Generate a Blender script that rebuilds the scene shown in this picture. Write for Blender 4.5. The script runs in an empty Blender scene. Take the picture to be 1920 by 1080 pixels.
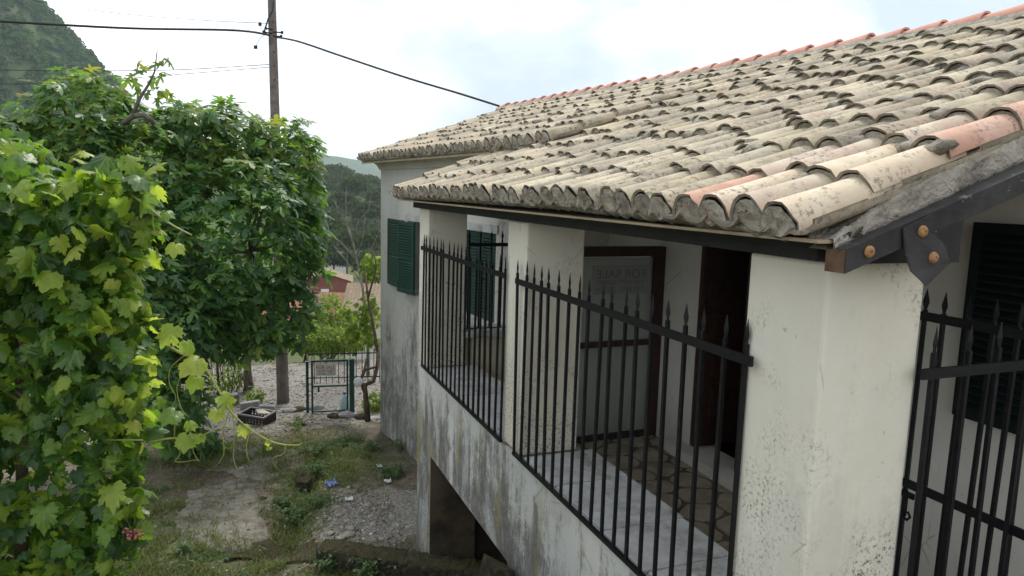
import bpy, bmesh, math, random
import numpy as np
from mathutils import Vector, Matrix, noise as mnoise

random.seed(7)
rng = np.random.default_rng(11)
SC = bpy.context.scene
COL = SC.collection

# ------------------------------------------------------------------ camera
S = 1.8            # metres per survey unit
CZ = 3.95          # camera height above the yard
RM = np.array([[0.93113548, 0.02394001, -0.36388678],
               [-0.36364268, 0.13592563, -0.92156835],
               [0.02739918, 0.99042975, 0.13527079]])
cam_d = bpy.data.cameras.new('camera')
cam_d.sensor_width = 36.0
cam_d.lens = 25.0
cam_d.clip_start = 0.05
cam_d.clip_end = 20000
cam = bpy.data.objects.new('camera', cam_d)
COL.objects.link(cam)
mw4 = Matrix.Identity(4)
for i in range(3):
    for j in range(3):
        mw4[i][j] = RM[i, j]
mw4.translation = (0, 0, CZ)
cam.matrix_world = mw4
SC.camera = cam

# ------------------------------------------------------------------ sky, sun, exposure
SUN_EL, SUN_AZ = math.radians(52), math.radians(22)     # azimuth measured from +Y towards +X
world = bpy.data.worlds.new('World')
SC.world = world
world.use_nodes = True
wn, wl = world.node_tree.nodes, world.node_tree.links
wn.clear()
sky = wn.new('ShaderNodeTexSky')
sky.sky_type = 'NISHITA'
sky.sun_disc = False
sky.sun_elevation = SUN_EL
sky.sun_rotation = SUN_AZ
sky.air_density = 1.0
sky.dust_density = 2.0
tc = wn.new('ShaderNodeTexCoord')
mp = wn.new('ShaderNodeMapping')
mp.inputs['Scale'].default_value = (1.0, 1.0, 1.9)
mp.inputs['Location'].default_value = (1.3, 0.1, 0.2)
n1 = wn.new('ShaderNodeTexNoise')
n1.inputs['Scale'].default_value = 1.7
n1.inputs['Detail'].default_value = 7
n1.inputs['Roughness'].default_value = 0.55
rp = wn.new('ShaderNodeValToRGB')
rp.color_ramp.elements[0].position = 0.36
rp.color_ramp.elements[0].color = (0.45, 0.45, 0.45, 1)
rp.color_ramp.elements[1].position = 0.56
rp.color_ramp.elements[1].color = (1, 1, 1, 1)
n2 = wn.new('ShaderNodeTexNoise')
n2.inputs['Scale'].default_value = 3.5
n2.inputs['Detail'].default_value = 6
rp2 = wn.new('ShaderNodeValToRGB')
rp2.color_ramp.elements[0].position = 0.33
rp2.color_ramp.elements[0].color = (7.4, 8.5, 9.8, 1)
rp2.color_ramp.elements[1].position = 0.58
rp2.color_ramp.elements[1].color = (18.5, 18.6, 18.8, 1)
mx = wn.new('ShaderNodeMix')
mx.data_type = 'RGBA'
bg = wn.new('ShaderNodeBackground')
bg.inputs['Strength'].default_value = 0.10
wo = wn.new('ShaderNodeOutputWorld')
wl.new(tc.outputs['Generated'], mp.inputs['Vector'])
wl.new(mp.outputs['Vector'], n1.inputs['Vector'])
wl.new(mp.outputs['Vector'], n2.inputs['Vector'])
wl.new(n1.outputs['Fac'], rp.inputs['Fac'])
wl.new(n2.outputs['Fac'], rp2.inputs['Fac'])
wl.new(rp.outputs['Color'], mx.inputs['Factor'])
wl.new(sky.outputs['Color'], mx.inputs['A'])
wl.new(rp2.outputs['Color'], mx.inputs['B'])
wl.new(mx.outputs['Result'], bg.inputs['Color'])
wl.new(bg.outputs['Background'], wo.inputs['Surface'])

sun_d = bpy.data.lights.new('sun', 'SUN')
sun_d.energy = 2.8
sun_d.angle = math.radians(9)
sun_d.color = (1.0, 0.95, 0.87)
sun = bpy.data.objects.new('sun', sun_d)
COL.objects.link(sun)
sdir = Vector((math.sin(SUN_AZ) * math.cos(SUN_EL), math.cos(SUN_AZ) * math.cos(SUN_EL), math.sin(SUN_EL)))
sun.rotation_euler = sdir.to_track_quat('Z', 'Y').to_euler()
sun.location = (20, 40, 60)

SC.view_settings.view_transform = 'Standard'
SC.view_settings.look = 'None'
SC.view_settings.gamma = 1
SC.view_settings.exposure = 0.18
SC.view_settings.use_curve_mapping = False

# ------------------------------------------------------------------ geometry helpers
def V(*a): return np.array(a, float)
def W(x, y, z): return V(x * S, y * S, CZ + z * S)          # survey units -> metres
def cray(px, py): return RM @ V((px - 960) / 1333.0, -(py - 540) / 1333.0, -1.0)
def at(px, py, depth): return V(0, 0, CZ) + cray(px, py) * depth
HX = np.array([-400., 0.2, 1.44, 3.2, 4.7, 8.0, 12.0, 12.6, 18.0, 45, 62, 110, 160, 4000, 9000])
HZ = np.array([2.4, 2.4, 2.33, 1.15, -0.02, 0.0, -0.30, -0.33, -0.42, -7.6, -9.5, -15.5, -17, -17, -17])
def hbase(x, y):
    return np.interp(y, HX, HZ)
def ditch(x, y):
    cx = 0.62 + 0.22 * (y - 8.6)
    return -0.25 * np.exp(-((x - cx) / 0.24) ** 2) * np.clip((y - 7.3) / 0.4, 0, 1) * np.clip((11.0 - y) / 1.0, 0, 1)
def hgt(x, y):
    return hbase(x, y) + ditch(x, y)
def gnd(px, py):
    d = cray(px, py)
    z = 0.0
    for _ in range(30):
        t = (z - CZ) / d[2]
        p = d * t
        z = float(hgt(p[0], p[1]))
    return V(p[0], p[1], z)

class MB:
    def __init__(s): s.v = []; s.f = []; s.m = []; s.s = []
    def add(s, vs, fs, m=0, smooth=False):
        o = len(s.v)
        s.v.extend([tuple(map(float, a)) for a in vs])
        for f in fs:
            s.f.append(tuple(i + o for i in f)); s.m.append(m); s.s.append(smooth)
        return s
    def box(s, a, b, m=0):
        x0, y0, z0 = a; x1, y1, z1 = b
        vs = [(x0, y0, z0), (x1, y0, z0), (x1, y1, z0), (x0, y1, z0), (x0, y0, z1), (x1, y0, z1), (x1, y1, z1), (x0, y1, z1)]
        return s.add(vs, [(0, 3, 2, 1), (4, 5, 6, 7), (0, 1, 5, 4), (1, 2, 6, 5), (2, 3, 7, 6), (3, 0, 4, 7)], m)
    def prism(s, pts, p0, p1, m=0):
        """polygon pts given as 3-D points, swept from offset p0 to p1"""
        n = len(pts); p0 = np.array(p0, float); p1 = np.array(p1, float)
        vs = [np.array(p) + p0 for p in pts] + [np.array(p) + p1 for p in pts]
        fs = [tuple(range(n))[::-1], tuple(range(n, 2 * n))] + [(i, (i + 1) % n, n + (i + 1) % n, n + i) for i in range(n)]
        return s.add(vs, fs, m)
    def tube(s, pts, rad, n=8, m=0, cap=True, smooth=True):
        pts = [np.array(p, float) for p in pts]
        k = len(pts)
        if not hasattr(rad, '__len__'): rad = [rad] * k
        vs = []; fs = []
        t0 = pts[1] - pts[0]; t0 /= np.linalg.norm(t0) + 1e-9
        ref = V(0, 0, 1) if abs(t0[2]) < 0.9 else V(1, 0, 0)
        u = np.cross(t0, ref); u /= np.linalg.norm(u)
        for i, p in enumerate(pts):
            t = pts[min(i + 1, k - 1)] - pts[max(i - 1, 0)]
            t /= np.linalg.norm(t) + 1e-9
            u = u - t * np.dot(u, t); u /= np.linalg.norm(u) + 1e-9
            w = np.cross(t, u)
            for j in range(n):
                a = 2 * math.pi * j / n
                vs.append(p + rad[i] * (math.cos(a) * u + math.sin(a) * w))
        for i in range(k - 1):
            for j in range(n):
                fs.append((i * n + j, i * n + (j + 1) % n, (i + 1) * n + (j + 1) % n, (i + 1) * n + j))
        s.add(vs, fs, m, smooth)
        if cap:
            o = len(s.v) - len(vs)
            s.f.append(tuple(o + j for j in range(n))[::-1]); s.m.append(m); s.s.append(False)
            s.f.append(tuple(o + (k - 1) * n + j for j in range(n))); s.m.append(m); s.s.append(False)
        return s
    def mesh(s, name, mats):
        me = bpy.data.meshes.new(name)
        me.from_pydata(s.v, [], s.f)
        for mm in (mats if isinstance(mats, (list, tuple)) else [mats]): me.materials.append(mm)
        me.polygons.foreach_set('material_index', s.m)
        me.polygons.foreach_set('use_smooth', s.s)
        me.update()
        return me
    def build(s, name, mats, parent=None):
        return link(name, s.mesh(name, mats), parent)

def link(name, me, parent=None, mat=None):
    o = bpy.data.objects.new(name, me)
    COL.objects.link(o)
    if parent is not None: o.parent = parent
    if mat is not None: o.matrix_basis = mat
    return o
def tag(o, label=None, cat=None, group=None, kind=None):
    if label: o['label'] = label
    if cat: o['category'] = cat
    if group: o['group'] = group
    if kind: o['kind'] = kind
    return o
def empty(name, label, cat, group=None, loc=None):
    o = bpy.data.objects.new(name, None)
    COL.objects.link(o)
    o.empty_display_size = 0.1
    return tag(o, label, cat, group)
def bevel_box(a, b, r, seg=2, jit=0.0):
    bm = bmesh.new()
    mb = MB().box(a, b)
    vs = [bm.verts.new(v) for v in mb.v]
    for f in mb.f: bm.faces.new([vs[i] for i in f])
    bmesh.ops.bevel(bm, geom=list(bm.edges), offset=r, segments=seg, affect='EDGES', profile=0.6)
    me = bpy.data.meshes.new('bevel_box')
    bm.to_mesh(me); bm.free()
    return me
def grid_mesh(P, name, mats, parent=None, smooth=True, attr=None):
    """P: array (n, m, 3)"""
    n, m = P.shape[:2]
    me = bpy.data.meshes.new(name)
    idx = np.arange(n * m).reshape(n, m)
    q = np.stack([idx[:-1, :-1], idx[1:, :-1], idx[1:, 1:], idx[:-1, 1:]], -1).reshape(-1, 4)
    raw_mesh(me, P.reshape(-1, 3), q)
    for mm in (mats if isinstance(mats, (list, tuple)) else [mats]): me.materials.append(mm)
    if smooth: me.polygons.foreach_set('use_smooth', np.ones(len(q), bool))
    if attr is not None:
        a = me.color_attributes.new('zone', 'FLOAT_COLOR', 'POINT')
        a.data.foreach_set('color', attr.reshape(-1).astype(np.float32))
    return link(name, me, parent)
def raw_mesh(me, v, f):
    v = np.asarray(v, np.float32); f = np.asarray(f, np.int32)
    k = f.shape[1]
    me.vertices.add(len(v)); me.vertices.foreach_set('co', v.reshape(-1))
    me.loops.add(f.size); me.loops.foreach_set('vertex_index', f.reshape(-1))
    me.polygons.add(len(f))
    me.polygons.foreach_set('loop_start', np.arange(0, f.size, k, dtype=np.int32))
    me.update(calc_edges=True)
    me.validate()
def joined(name, variants, mats4, pick, mats, parent=None, smooth=True):
    """variants: list of (verts, faces(all same size), matidx); one mesh from many transforms"""
    vv = []; ff = []; mi = []; o = 0
    for k, (bv, bf, bm_) in enumerate(variants):
        T = np.array([mats4[i] for i in range(len(mats4)) if pick[i] == k])
        if len(T) == 0: continue
        bv = np.asarray(bv, float); bf = np.asarray(bf, int)
        p = np.einsum('nij,vj->nvi', T[:, :3, :3], bv) + T[:, None, :3, 3]
        vv.append(p.reshape(-1, 3))
        ff.append((bf[None] + (np.arange(len(T)) * len(bv))[:, None, None] + o).reshape(-1, bf.shape[1]))
        mi.append(np.tile(np.asarray(bm_), len(T)))
        o += len(T) * len(bv)
    me = bpy.data.meshes.new(name)
    raw_mesh(me, np.concatenate(vv), np.concatenate(ff))
    for mm in (mats if isinstance(mats, (list, tuple)) else [mats]): me.materials.append(mm)
    me.polygons.foreach_set('material_index', np.concatenate(mi).astype(np.int32)[:len(me.polygons)])
    if smooth: me.polygons.foreach_set('use_smooth', np.ones(len(me.polygons), bool))
    return link(name, me, parent)
def frame4(o, x, y, z):
    m = np.eye(4); m[:3, 0] = x; m[:3, 1] = y; m[:3, 2] = z; m[:3, 3] = o
    return m
def toM(a): return Matrix([[float(c) for c in r] for r in a])
def nrm(v):
    v = np.asarray(v, float); return v / (np.linalg.norm(v) + 1e-12)
def nz(p, sc=1.0, seed=0.0):
    return mnoise.noise(Vector((p[0] * sc + seed, p[1] * sc + seed * 1.7, p[2] * sc - seed)))

# ------------------------------------------------------------------ material helpers
class Mat:
    def __init__(s, name):
        s.mat = bpy.data.materials.new(name); s.mat.use_nodes = True
        s.n = s.mat.node_tree.nodes; s.l = s.mat.node_tree.links
        s.n.clear()
        s.out = s.n.new('ShaderNodeOutputMaterial')
        s.geo = s.n.new('ShaderNodeNewGeometry')
        s.tc = s.n.new('ShaderNodeTexCoord')
        s.pos = s.geo.outputs['Position']
        s.obj = s.tc.outputs['Object']
    def put(s, sock, val):
        if isinstance(val, bpy.types.NodeSocket): s.l.new(val, sock)
        elif isinstance(val, (tuple, list)):
            sock.default_value = tuple(val) + (1,) if len(val) == 3 and sock.type == 'RGBA' else tuple(val)
        else: sock.default_value = val
    def mapv(s, vec, scale=(1, 1, 1), rot=(0, 0, 0), loc=(0, 0, 0)):
        m = s.n.new('ShaderNodeMapping'); s.l.new(vec, m.inputs['Vector'])
        m.inputs['Scale'].default_value = scale; m.inputs['Rotation'].default_value = rot; m.inputs['Location'].default_value = loc
        return m.outputs['Vector']
    def noise(s, scale, detail=4, rough=0.55, vec=None, dist=0.0):
        t = s.n.new('ShaderNodeTexNoise'); s.l.new(vec if vec is not None else s.pos, t.inputs['Vector'])
        t.inputs['Scale'].default_value = scale; t.inputs['Detail'].default_value = detail
        t.inputs['Roughness'].default_value = rough; t.inputs['Distortion'].default_value = dist
        return t.outputs['Fac']
    def voro(s, scale, vec=None, feat='F1', out='Distance'):
        t = s.n.new('ShaderNodeTexVoronoi'); t.feature = feat
        s.l.new(vec if vec is not None else s.pos, t.inputs['Vector']); t.inputs['Scale'].default_value = scale
        return t.outputs[out]
    def ramp(s, fac, *stops):
        r = s.n.new('ShaderNodeValToRGB'); s.put(r.inputs['Fac'], fac)
        e = r.color_ramp.elements
        while len(e) < len(stops): e.new(0.5)
        for i, (p, c) in enumerate(stops):
            e[i].position = p
            e[i].color = (c, c, c, 1) if not isinstance(c, (tuple, list)) else tuple(c) + (1,)
        return r.outputs['Color']
    def mix(s, fac, a, b, mode='MIX'):
        m = s.n.new('ShaderNodeMix'); m.data_type = 'RGBA'; m.blend_type = mode
        s.put(m.inputs['Factor'], fac); s.put(m.inputs['A'], a); s.put(m.inputs['B'], b)
        return m.outputs['Result']
    def math(s, op, a, b=0.0):
        m = s.n.new('ShaderNodeMath'); m.operation = op
        s.put(m.inputs[0], a); s.put(m.inputs[1], b)
        return m.outputs[0]
    def sep(s, vec):
        m = s.n.new('ShaderNodeSeparateXYZ'); s.l.new(vec, m.inputs[0]); return m.outputs
    def rnd(s):
        oi = s.n.new('ShaderNodeObjectInfo')
        return s.math('FRACT', s.math('ADD', oi.outputs['Random'], s.geo.outputs['Random Per Island']))
    def range(s, v, a, b, c=0.0, d=1.0):
        m = s.n.new('ShaderNodeMapRange'); s.put(m.inputs['Value'], v)
        for k, x in zip(('From Min', 'From Max', 'To Min', 'To Max'), (a, b, c, d)): m.inputs[k].default_value = x
        return m.outputs['Result']
    def bump(s, h, strength=0.4, dist=0.02):
        b = s.n.new('ShaderNodeBump'); s.l.new(h, b.inputs['Height'])
        b.inputs['Strength'].default_value = strength; b.inputs['Distance'].default_value = dist
        return b.outputs['Normal']
    def bsdf(s, color, rough=0.8, normal=None, metallic=0.0, spec=0.5, **kw):
        p = s.n.new('ShaderNodeBsdfPrincipled')
        s.put(p.inputs['Base Color'], color); s.put(p.inputs['Roughness'], rough); s.put(p.inputs['Metallic'], metallic)
        s.put(p.inputs['Specular IOR Level'], spec)
        if normal is not None: s.l.new(normal, p.inputs['Normal'])
        for k, v in kw.items(): s.put(p.inputs[k], v)
        return p.outputs[0]
    def done(s, shader):
        s.l.new(shader, s.out.inputs['Surface']); return s.mat

def m_stucco(name, base, light, streak=0.5, mold=0.5, ztop=2.2, zbot=0.0, green=0.3):
    m = Mat(name)
    cloud = m.ramp(m.noise(1.3, 5), (0.35, base), (0.65, light))
    z = m.sep(m.pos)[2]
    low = m.range(z, ztop, zbot, 0.0, 1.0)
    run = m.noise(1.0, 7, 0.72, m.mapv(m.pos, (4.2, 4.2, 0.42)), 0.5)
    flake = m.noise(17, 6, 0.75)
    st = m.math('ADD', m.math('MULTIPLY', run, 0.50), m.math('ADD', m.math('MULTIPLY', m.noise(2.2, 7, 0.75, None, 1.0), 0.28), m.math('MULTIPLY', flake, 0.22)))
    sfac = m.ramp(m.math('ADD', st, m.math('MULTIPLY', low, 0.17)), (0.545, 0.0), (0.615, 1.0))
    col = m.mix(m.math('MULTIPLY', sfac, streak * 0.95), cloud, m.ramp(flake, (0.35, (0.10, 0.098, 0.088)), (0.7, (0.22, 0.215, 0.195))))
    wash = m.ramp(m.noise(1.0, 6, 0.7, m.mapv(m.pos, (2.4, 2.4, 0.9)), 1.5), (0.46, 0.0), (0.60, 1.0))
    col = m.mix(m.math('MULTIPLY', wash, streak * 0.6), col, (0.50, 0.52, 0.52))
    gr = m.ramp(m.noise(1.0, 4, 0.6, m.mapv(m.pos, (4.0, 4.0, 0.8), loc=(3, 1, 5))), (0.54, 0.0), (0.64, 1.0))
    col = m.mix(m.math('MULTIPLY', m.math('MULTIPLY', gr, low), green), col, (0.27, 0.25, 0.09))
    sp = m.noise(60, 5, 0.78)
    patch = m.math('ADD', m.noise(3.2, 5, 0.6), m.math('MULTIPLY', low, 0.24))
    mo = m.math('MULTIPLY', m.ramp(sp, (0.52, 0.0), (0.60, 1.0)), m.ramp(patch, (0.56, 0.0), (0.76, 1.0)))
    col = m.mix(m.math('MULTIPLY', mo, mold), col, (0.09, 0.085, 0.075))
    ck = m.voro(2.1, m.mapv(m.pos, (1, 1, 0.7)), 'DISTANCE_TO_EDGE')
    crack = m.math('MULTIPLY', m.ramp(ck, (0.002, 1.0), (0.006, 0.0)), m.ramp(m.noise(1.9, 4), (0.52, 0.0), (0.58, 1.0)))
    col = m.mix(m.math('MULTIPLY', crack, 0.55), col, (0.13, 0.12, 0.10))
    chip = m.ramp(m.noise(23, 4, 0.6, m.mapv(m.pos, loc=(5, 2, 8))), (0.70, 0.0), (0.72, 1.0))
    col = m.mix(m.math('MULTIPLY', chip, 0.5), col, (0.30, 0.28, 0.23))
    bs = m.ramp(m.noise(2.6, 7, 0.75), (0.52, 0.0), (0.66, 1.0))
    col = m.mix(m.math('MULTIPLY', m.math('MULTIPLY', bs, low), streak), col, (0.10, 0.10, 0.09))
    h = m.math('ADD', m.math('MULTIPLY', m.noise(9, 6, 0.6), 1.0), m.math('MULTIPLY', m.noise(70, 3), 0.25))
    return m.done(m.bsdf(col, 0.92, m.bump(h, 0.22, 0.025), spec=0.15))
def m_tile():
    m = Mat('clay_tile')
    r = m.rnd()
    base = m.ramp(r, (0.0, (0.42, 0.37, 0.275)), (0.2, (0.52, 0.46, 0.355)), (0.4, (0.36, 0.32, 0.245)), (0.58, (0.50, 0.425, 0.30)), (0.72, (0.29, 0.265, 0.215)), (0.84, (0.45, 0.40, 0.31)), (0.95, (0.39, 0.32, 0.245)))
    big = m.ramp(m.noise(3.2, 5, 0.6), (0.38, (0.68, 0.67, 0.64)), (0.60, (1.10, 1.08, 1.03)))
    col = m.mix(0.75, base, big, 'MULTIPLY')
    yl = m.ramp(m.noise(7, 4), (0.55, 0.0), (0.68, 1.0))
    col = m.mix(m.math('MULTIPLY', yl, 0.35), col, (0.50, 0.46, 0.30))
    lich = m.ramp(m.noise(34, 5, 0.75), (0.52, 0.0), (0.60, 1.0))
    pat = m.ramp(m.noise(3.6, 6, 0.7), (0.40, 0.0), (0.58, 1.0))
    col = m.mix(m.math('MULTIPLY', m.math('MULTIPLY', lich, pat), 0.9), col, (0.085, 0.08, 0.07))
    soot = m.ramp(m.noise(1.7, 7, 0.75, m.mapv(m.pos, loc=(4, 9, 2)), 0.6), (0.54, 0.0), (0.66, 1.0))
    col = m.mix(m.math('MULTIPLY', soot, 0.6), col, (0.14, 0.13, 0.11))
    gry = m.ramp(m.noise(2.1, 6, 0.7), (0.55, 0.0), (0.70, 1.0))
    col = m.mix(m.math('MULTIPLY', gry, 0.45), col, (0.26, 0.25, 0.215))
    h = m.math('ADD', m.noise(14, 5, 0.6), m.math('MULTIPLY', m.noise(90, 3), 0.3))
    return m.done(m.bsdf(col, 0.9, m.bump(h, 0.4, 0.012), spec=0.2))
def m_tile_red(name, a, b, dirt=0.6):
    m = Mat(name)
    col = m.ramp(m.noise(6, 4), (0.35, a), (0.65, b))
    lich = m.ramp(m.noise(42, 5, 0.75), (0.52, 0.0), (0.60, 1.0))
    pat = m.ramp(m.noise(5, 4, 0.6), (0.42, 0.0), (0.60, 1.0))
    col = m.mix(m.math('MULTIPLY', m.math('MULTIPLY', lich, pat), dirt), col, (0.12, 0.11, 0.10))
    pale = m.ramp(m.noise(9, 5, 0.7), (0.55, 0.0), (0.75, 1.0))
    col = m.mix(m.math('MULTIPLY', pale, 0.45), col, (0.55, 0.47, 0.36))
    return m.done(m.bsdf(col, 0.85, m.bump(m.noise(30, 4), 0.25, 0.01), spec=0.2))
def m_rough(name, a, b, sc=8, bump=0.7, dist=0.03, dark=None, rough=0.95, fine=60):
    m = Mat(name)
    col = m.ramp(m.noise(sc, 6, 0.65), (0.32, a), (0.68, b))
    if dark is not None:
        d = m.ramp(m.noise(sc * 0.6, 6, 0.7, m.mapv(m.pos, loc=(7, 3, 1))), (0.50, 0.0), (0.66, 1.0))
        col = m.mix(m.math('MULTIPLY', d, 0.85), col, dark)
    h = m.math('ADD', m.noise(sc * 2, 6, 0.65), m.math('MULTIPLY', m.noise(fine, 3), 0.35))
    return m.done(m.bsdf(col, rough, m.bump(h, bump, dist), spec=0.2))
def m_plain(name, col, rough=0.6, var=0.25, sc=12, bump=0.1, spec=0.4, metallic=0.0):
    m = Mat(name)
    c = m.mix(m.ramp(m.noise(sc, 5, 0.6), (0.3, 0.0), (0.7, 1.0)), tuple(x * (1 - var) for x in col), tuple(min(1, x * (1 + var)) for x in col))
    return m.done(m.bsdf(c, rough, m.bump(m.noise(sc * 4, 4), bump, 0.01), spec=spec, metallic=metallic))
def m_leaf(name, stops, trans, tfac=0.45, rough=0.42, spec=0.5, veins=False):
    m = Mat(name)
    r = m.rnd()
    c = m.ramp(r, *stops)
    c = m.mix(0.5, c, m.ramp(m.noise(30, 3), (0.3, 0.6), (0.7, 1.25)), 'MULTIPLY')
    bh = m.noise(60, 2)
    if veins:
        x, y, z_ = m.sep(m.obj)
        ax = m.math('ABSOLUTE', x); rad = m.math('SQRT', m.math('ADD', m.math('MULTIPLY', x, x), m.math('MULTIPLY', y, y)))
        an = m.math('ARCTAN2', ax, y); d = m.math('ABSOLUTE', ax)
        for a0 in (0.62, 1.22):
            d = m.math('MINIMUM', d, m.math('MULTIPLY', m.math('ABSOLUTE', m.math('SUBTRACT', an, a0)), rad))
        vn = m.ramp(d, (0.008, 1.0), (0.05, 0.0))
        inside = m.math('LESS_THAN', rad, 1.3)
        vn = m.math('MULTIPLY', vn, inside)
        c = m.mix(m.math('MULTIPLY', vn, 0.45), c, (0.16, 0.22, 0.07))
        bh = m.math('ADD', bh, m.math('MULTIPLY', d, -4.0))
    bs = m.bsdf(c, rough, m.bump(bh, 0.25, 0.01), spec=spec)
    t = m.n.new('ShaderNodeBsdfTranslucent')
    tcol = m.mix(0.6, trans, m.mix(1.0, c, (3.2, 3.2, 2.2), 'MULTIPLY'))
    m.put(t.inputs['Color'], tcol)
    mxs = m.n.new('ShaderNodeMixShader'); mxs.inputs[0].default_value = tfac
    m.l.new(bs, mxs.inputs[1]); m.l.new(t.outputs[0], mxs.inputs[2])
    return m.done(mxs.outputs[0])

MT = {}
MT['wall'] = m_stucco('stucco_main_wall', (0.44, 0.44, 0.40), (0.54, 0.53, 0.48), 0.95, 0.5, 2.7, -0.5, 0.12)
MT['cream'] = m_stucco('stucco_cream', (0.63, 0.60, 0.485), (0.70, 0.68, 0.575), 0.14, 1.0, 3.25, 2.35, 0.0)
MT['cream_clean'] = m_stucco('stucco_cream_inner', (0.60, 0.54, 0.37), (0.66, 0.60, 0.43), 0.10, 0.2, 2.6, 2.0, 0.0)
MT['parapet'] = m_stucco('stucco_parapet', (0.46, 0.48, 0.46), (0.60, 0.60, 0.55), 1.0, 0.95, 2.3, 1.15, 0.9)
MT['white'] = m_stucco('stucco_white', (0.52, 0.50, 0.44), (0.60, 0.58, 0.52), 0.08, 0.15, 2.0, 1.6, 0.0)
MT['cornice'] = m_stucco('stucco_cornice', (0.46, 0.46, 0.38), (0.54, 0.53, 0.45), 0.12, 0.2, 3.0, 2.0, 0.0)
MT['tile'] = m_tile()
MT['tile_new'] = m_tile_red('tile_terracotta', (0.46, 0.265, 0.19), (0.56, 0.37, 0.285), 0.7)
MT['tile_buff'] = m_tile_red('tile_buff', (0.56, 0.45, 0.325), (0.62, 0.54, 0.41), 0.7)
MT['tile_speck'] = m_tile_red('tile_speckled', (0.44, 0.34, 0.27), (0.54, 0.48, 0.37), 1.0)
MT['tile_edge'] = m_rough('tile_edge', (0.18, 0.155, 0.12), (0.34, 0.30, 0.235), 20, 0.4, 0.01, (0.10, 0.088, 0.07))
MT['ridge'] = m_tile_red('tile_ridge', (0.52, 0.26, 0.20), (0.60, 0.34, 0.27), 0.25)
MT['mortar'] = m_rough('mortar', (0.27, 0.25, 0.20), (0.46, 0.43, 0.35), 14, 1.0, 0.03, (0.15, 0.14, 0.11))
MT['cement'] = m_rough('verge_cement', (0.29, 0.265, 0.22), (0.45, 0.415, 0.35), 9, 1.0, 0.035, (0.16, 0.145, 0.115))
MT['blackwood'] = m_plain('black_painted_wood', (0.012, 0.012, 0.013), 0.55, 0.5, 9, 0.25)
def m_barge():
    m = Mat('weathered_black_board')
    c = m.ramp(m.noise(5, 6, 0.7), (0.35, (0.020, 0.019, 0.019)), (0.7, (0.055, 0.053, 0.051)))
    chip = m.ramp(m.noise(11, 5, 0.7, m.mapv(m.pos, (1, 1, 1.6))), (0.66, 0.0), (0.70, 1.0))
    c = m.mix(m.math('MULTIPLY', chip, 0.7), c, (0.26, 0.25, 0.22))
    gr = m.noise(1.0, 4, 0.6, m.mapv(m.pos, (6, 60, 60)))
    return m.done(m.bsdf(c, 0.75, m.bump(gr, 0.4, 0.006), spec=0.25))
MT['barge'] = m_barge()
MT['rawwood'] = m_rough('raw_wood', (0.085, 0.048, 0.030), (0.16, 0.10, 0.062), 14, 0.6, 0.01, (0.04, 0.025, 0.018))
MT['board'] = m_rough('eave_board', (0.28, 0.22, 0.14), (0.38, 0.31, 0.21), 9, 0.3, 0.01)
MT['rust'] = m_rough('rusty_bolt', (0.26, 0.135, 0.055), (0.42, 0.26, 0.12), 60, 0.5, 0.005, (0.12, 0.05, 0.02), 0.7)
def m_iron():
    m = Mat('black_iron')
    c = m.ramp(m.noise(20, 5, 0.6), (0.35, (0.0045, 0.005, 0.006)), (0.7, (0.011, 0.011, 0.013)))
    ru = m.ramp(m.noise(26, 6, 0.75, m.mapv(m.pos, loc=(2, 5, 8))), (0.62, 0.0), (0.68, 1.0))
    c = m.mix(m.math('MULTIPLY', ru, 0.7), c, (0.055, 0.030, 0.018))
    ch = m.ramp(m.noise(45, 4, 0.7, m.mapv(m.pos, loc=(9, 1, 3))), (0.70, 0.0), (0.73, 1.0))
    c = m.mix(m.math('MULTIPLY', ch, 0.5), c, (0.20, 0.20, 0.19))
    return m.done(m.bsdf(c, 0.5, m.bump(m.noise(120, 3), 0.3, 0.004), spec=0.25))
MT['iron'] = m_iron()
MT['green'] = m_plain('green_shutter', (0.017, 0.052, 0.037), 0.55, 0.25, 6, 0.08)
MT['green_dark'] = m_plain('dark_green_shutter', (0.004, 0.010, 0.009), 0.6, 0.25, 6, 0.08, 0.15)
MT['redwood'] = m_plain('red_brown_wood', (0.038, 0.019, 0.013), 0.55, 0.35, 10, 0.1, 0.25)
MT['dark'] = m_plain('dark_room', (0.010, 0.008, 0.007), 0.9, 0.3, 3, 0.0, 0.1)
MT['flag'] = m_rough('flagstone', (0.20, 0.175, 0.125), (0.34, 0.30, 0.22), 6, 0.35, 0.01, (0.14, 0.12, 0.09), 0.75)
MT['grout'] = m_rough('floor_grout', (0.07, 0.062, 0.05), (0.12, 0.105, 0.085), 8, 0.6, 0.01)
MT['coping'] = m_rough('whitewashed_coping', (0.36, 0.37, 0.365), (0.53, 0.54, 0.53), 7, 0.6, 0.012, (0.22, 0.215, 0.19), 0.85)
MT['marble'] = m_rough('threshold_marble', (0.40, 0.38, 0.34), (0.52, 0.50, 0.45), 4, 0.2, 0.01)
MT['lamp_metal'] = m_plain('grey_metal', (0.35, 0.36, 0.37), 0.45, 0.2, 20, 0.05)

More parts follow.
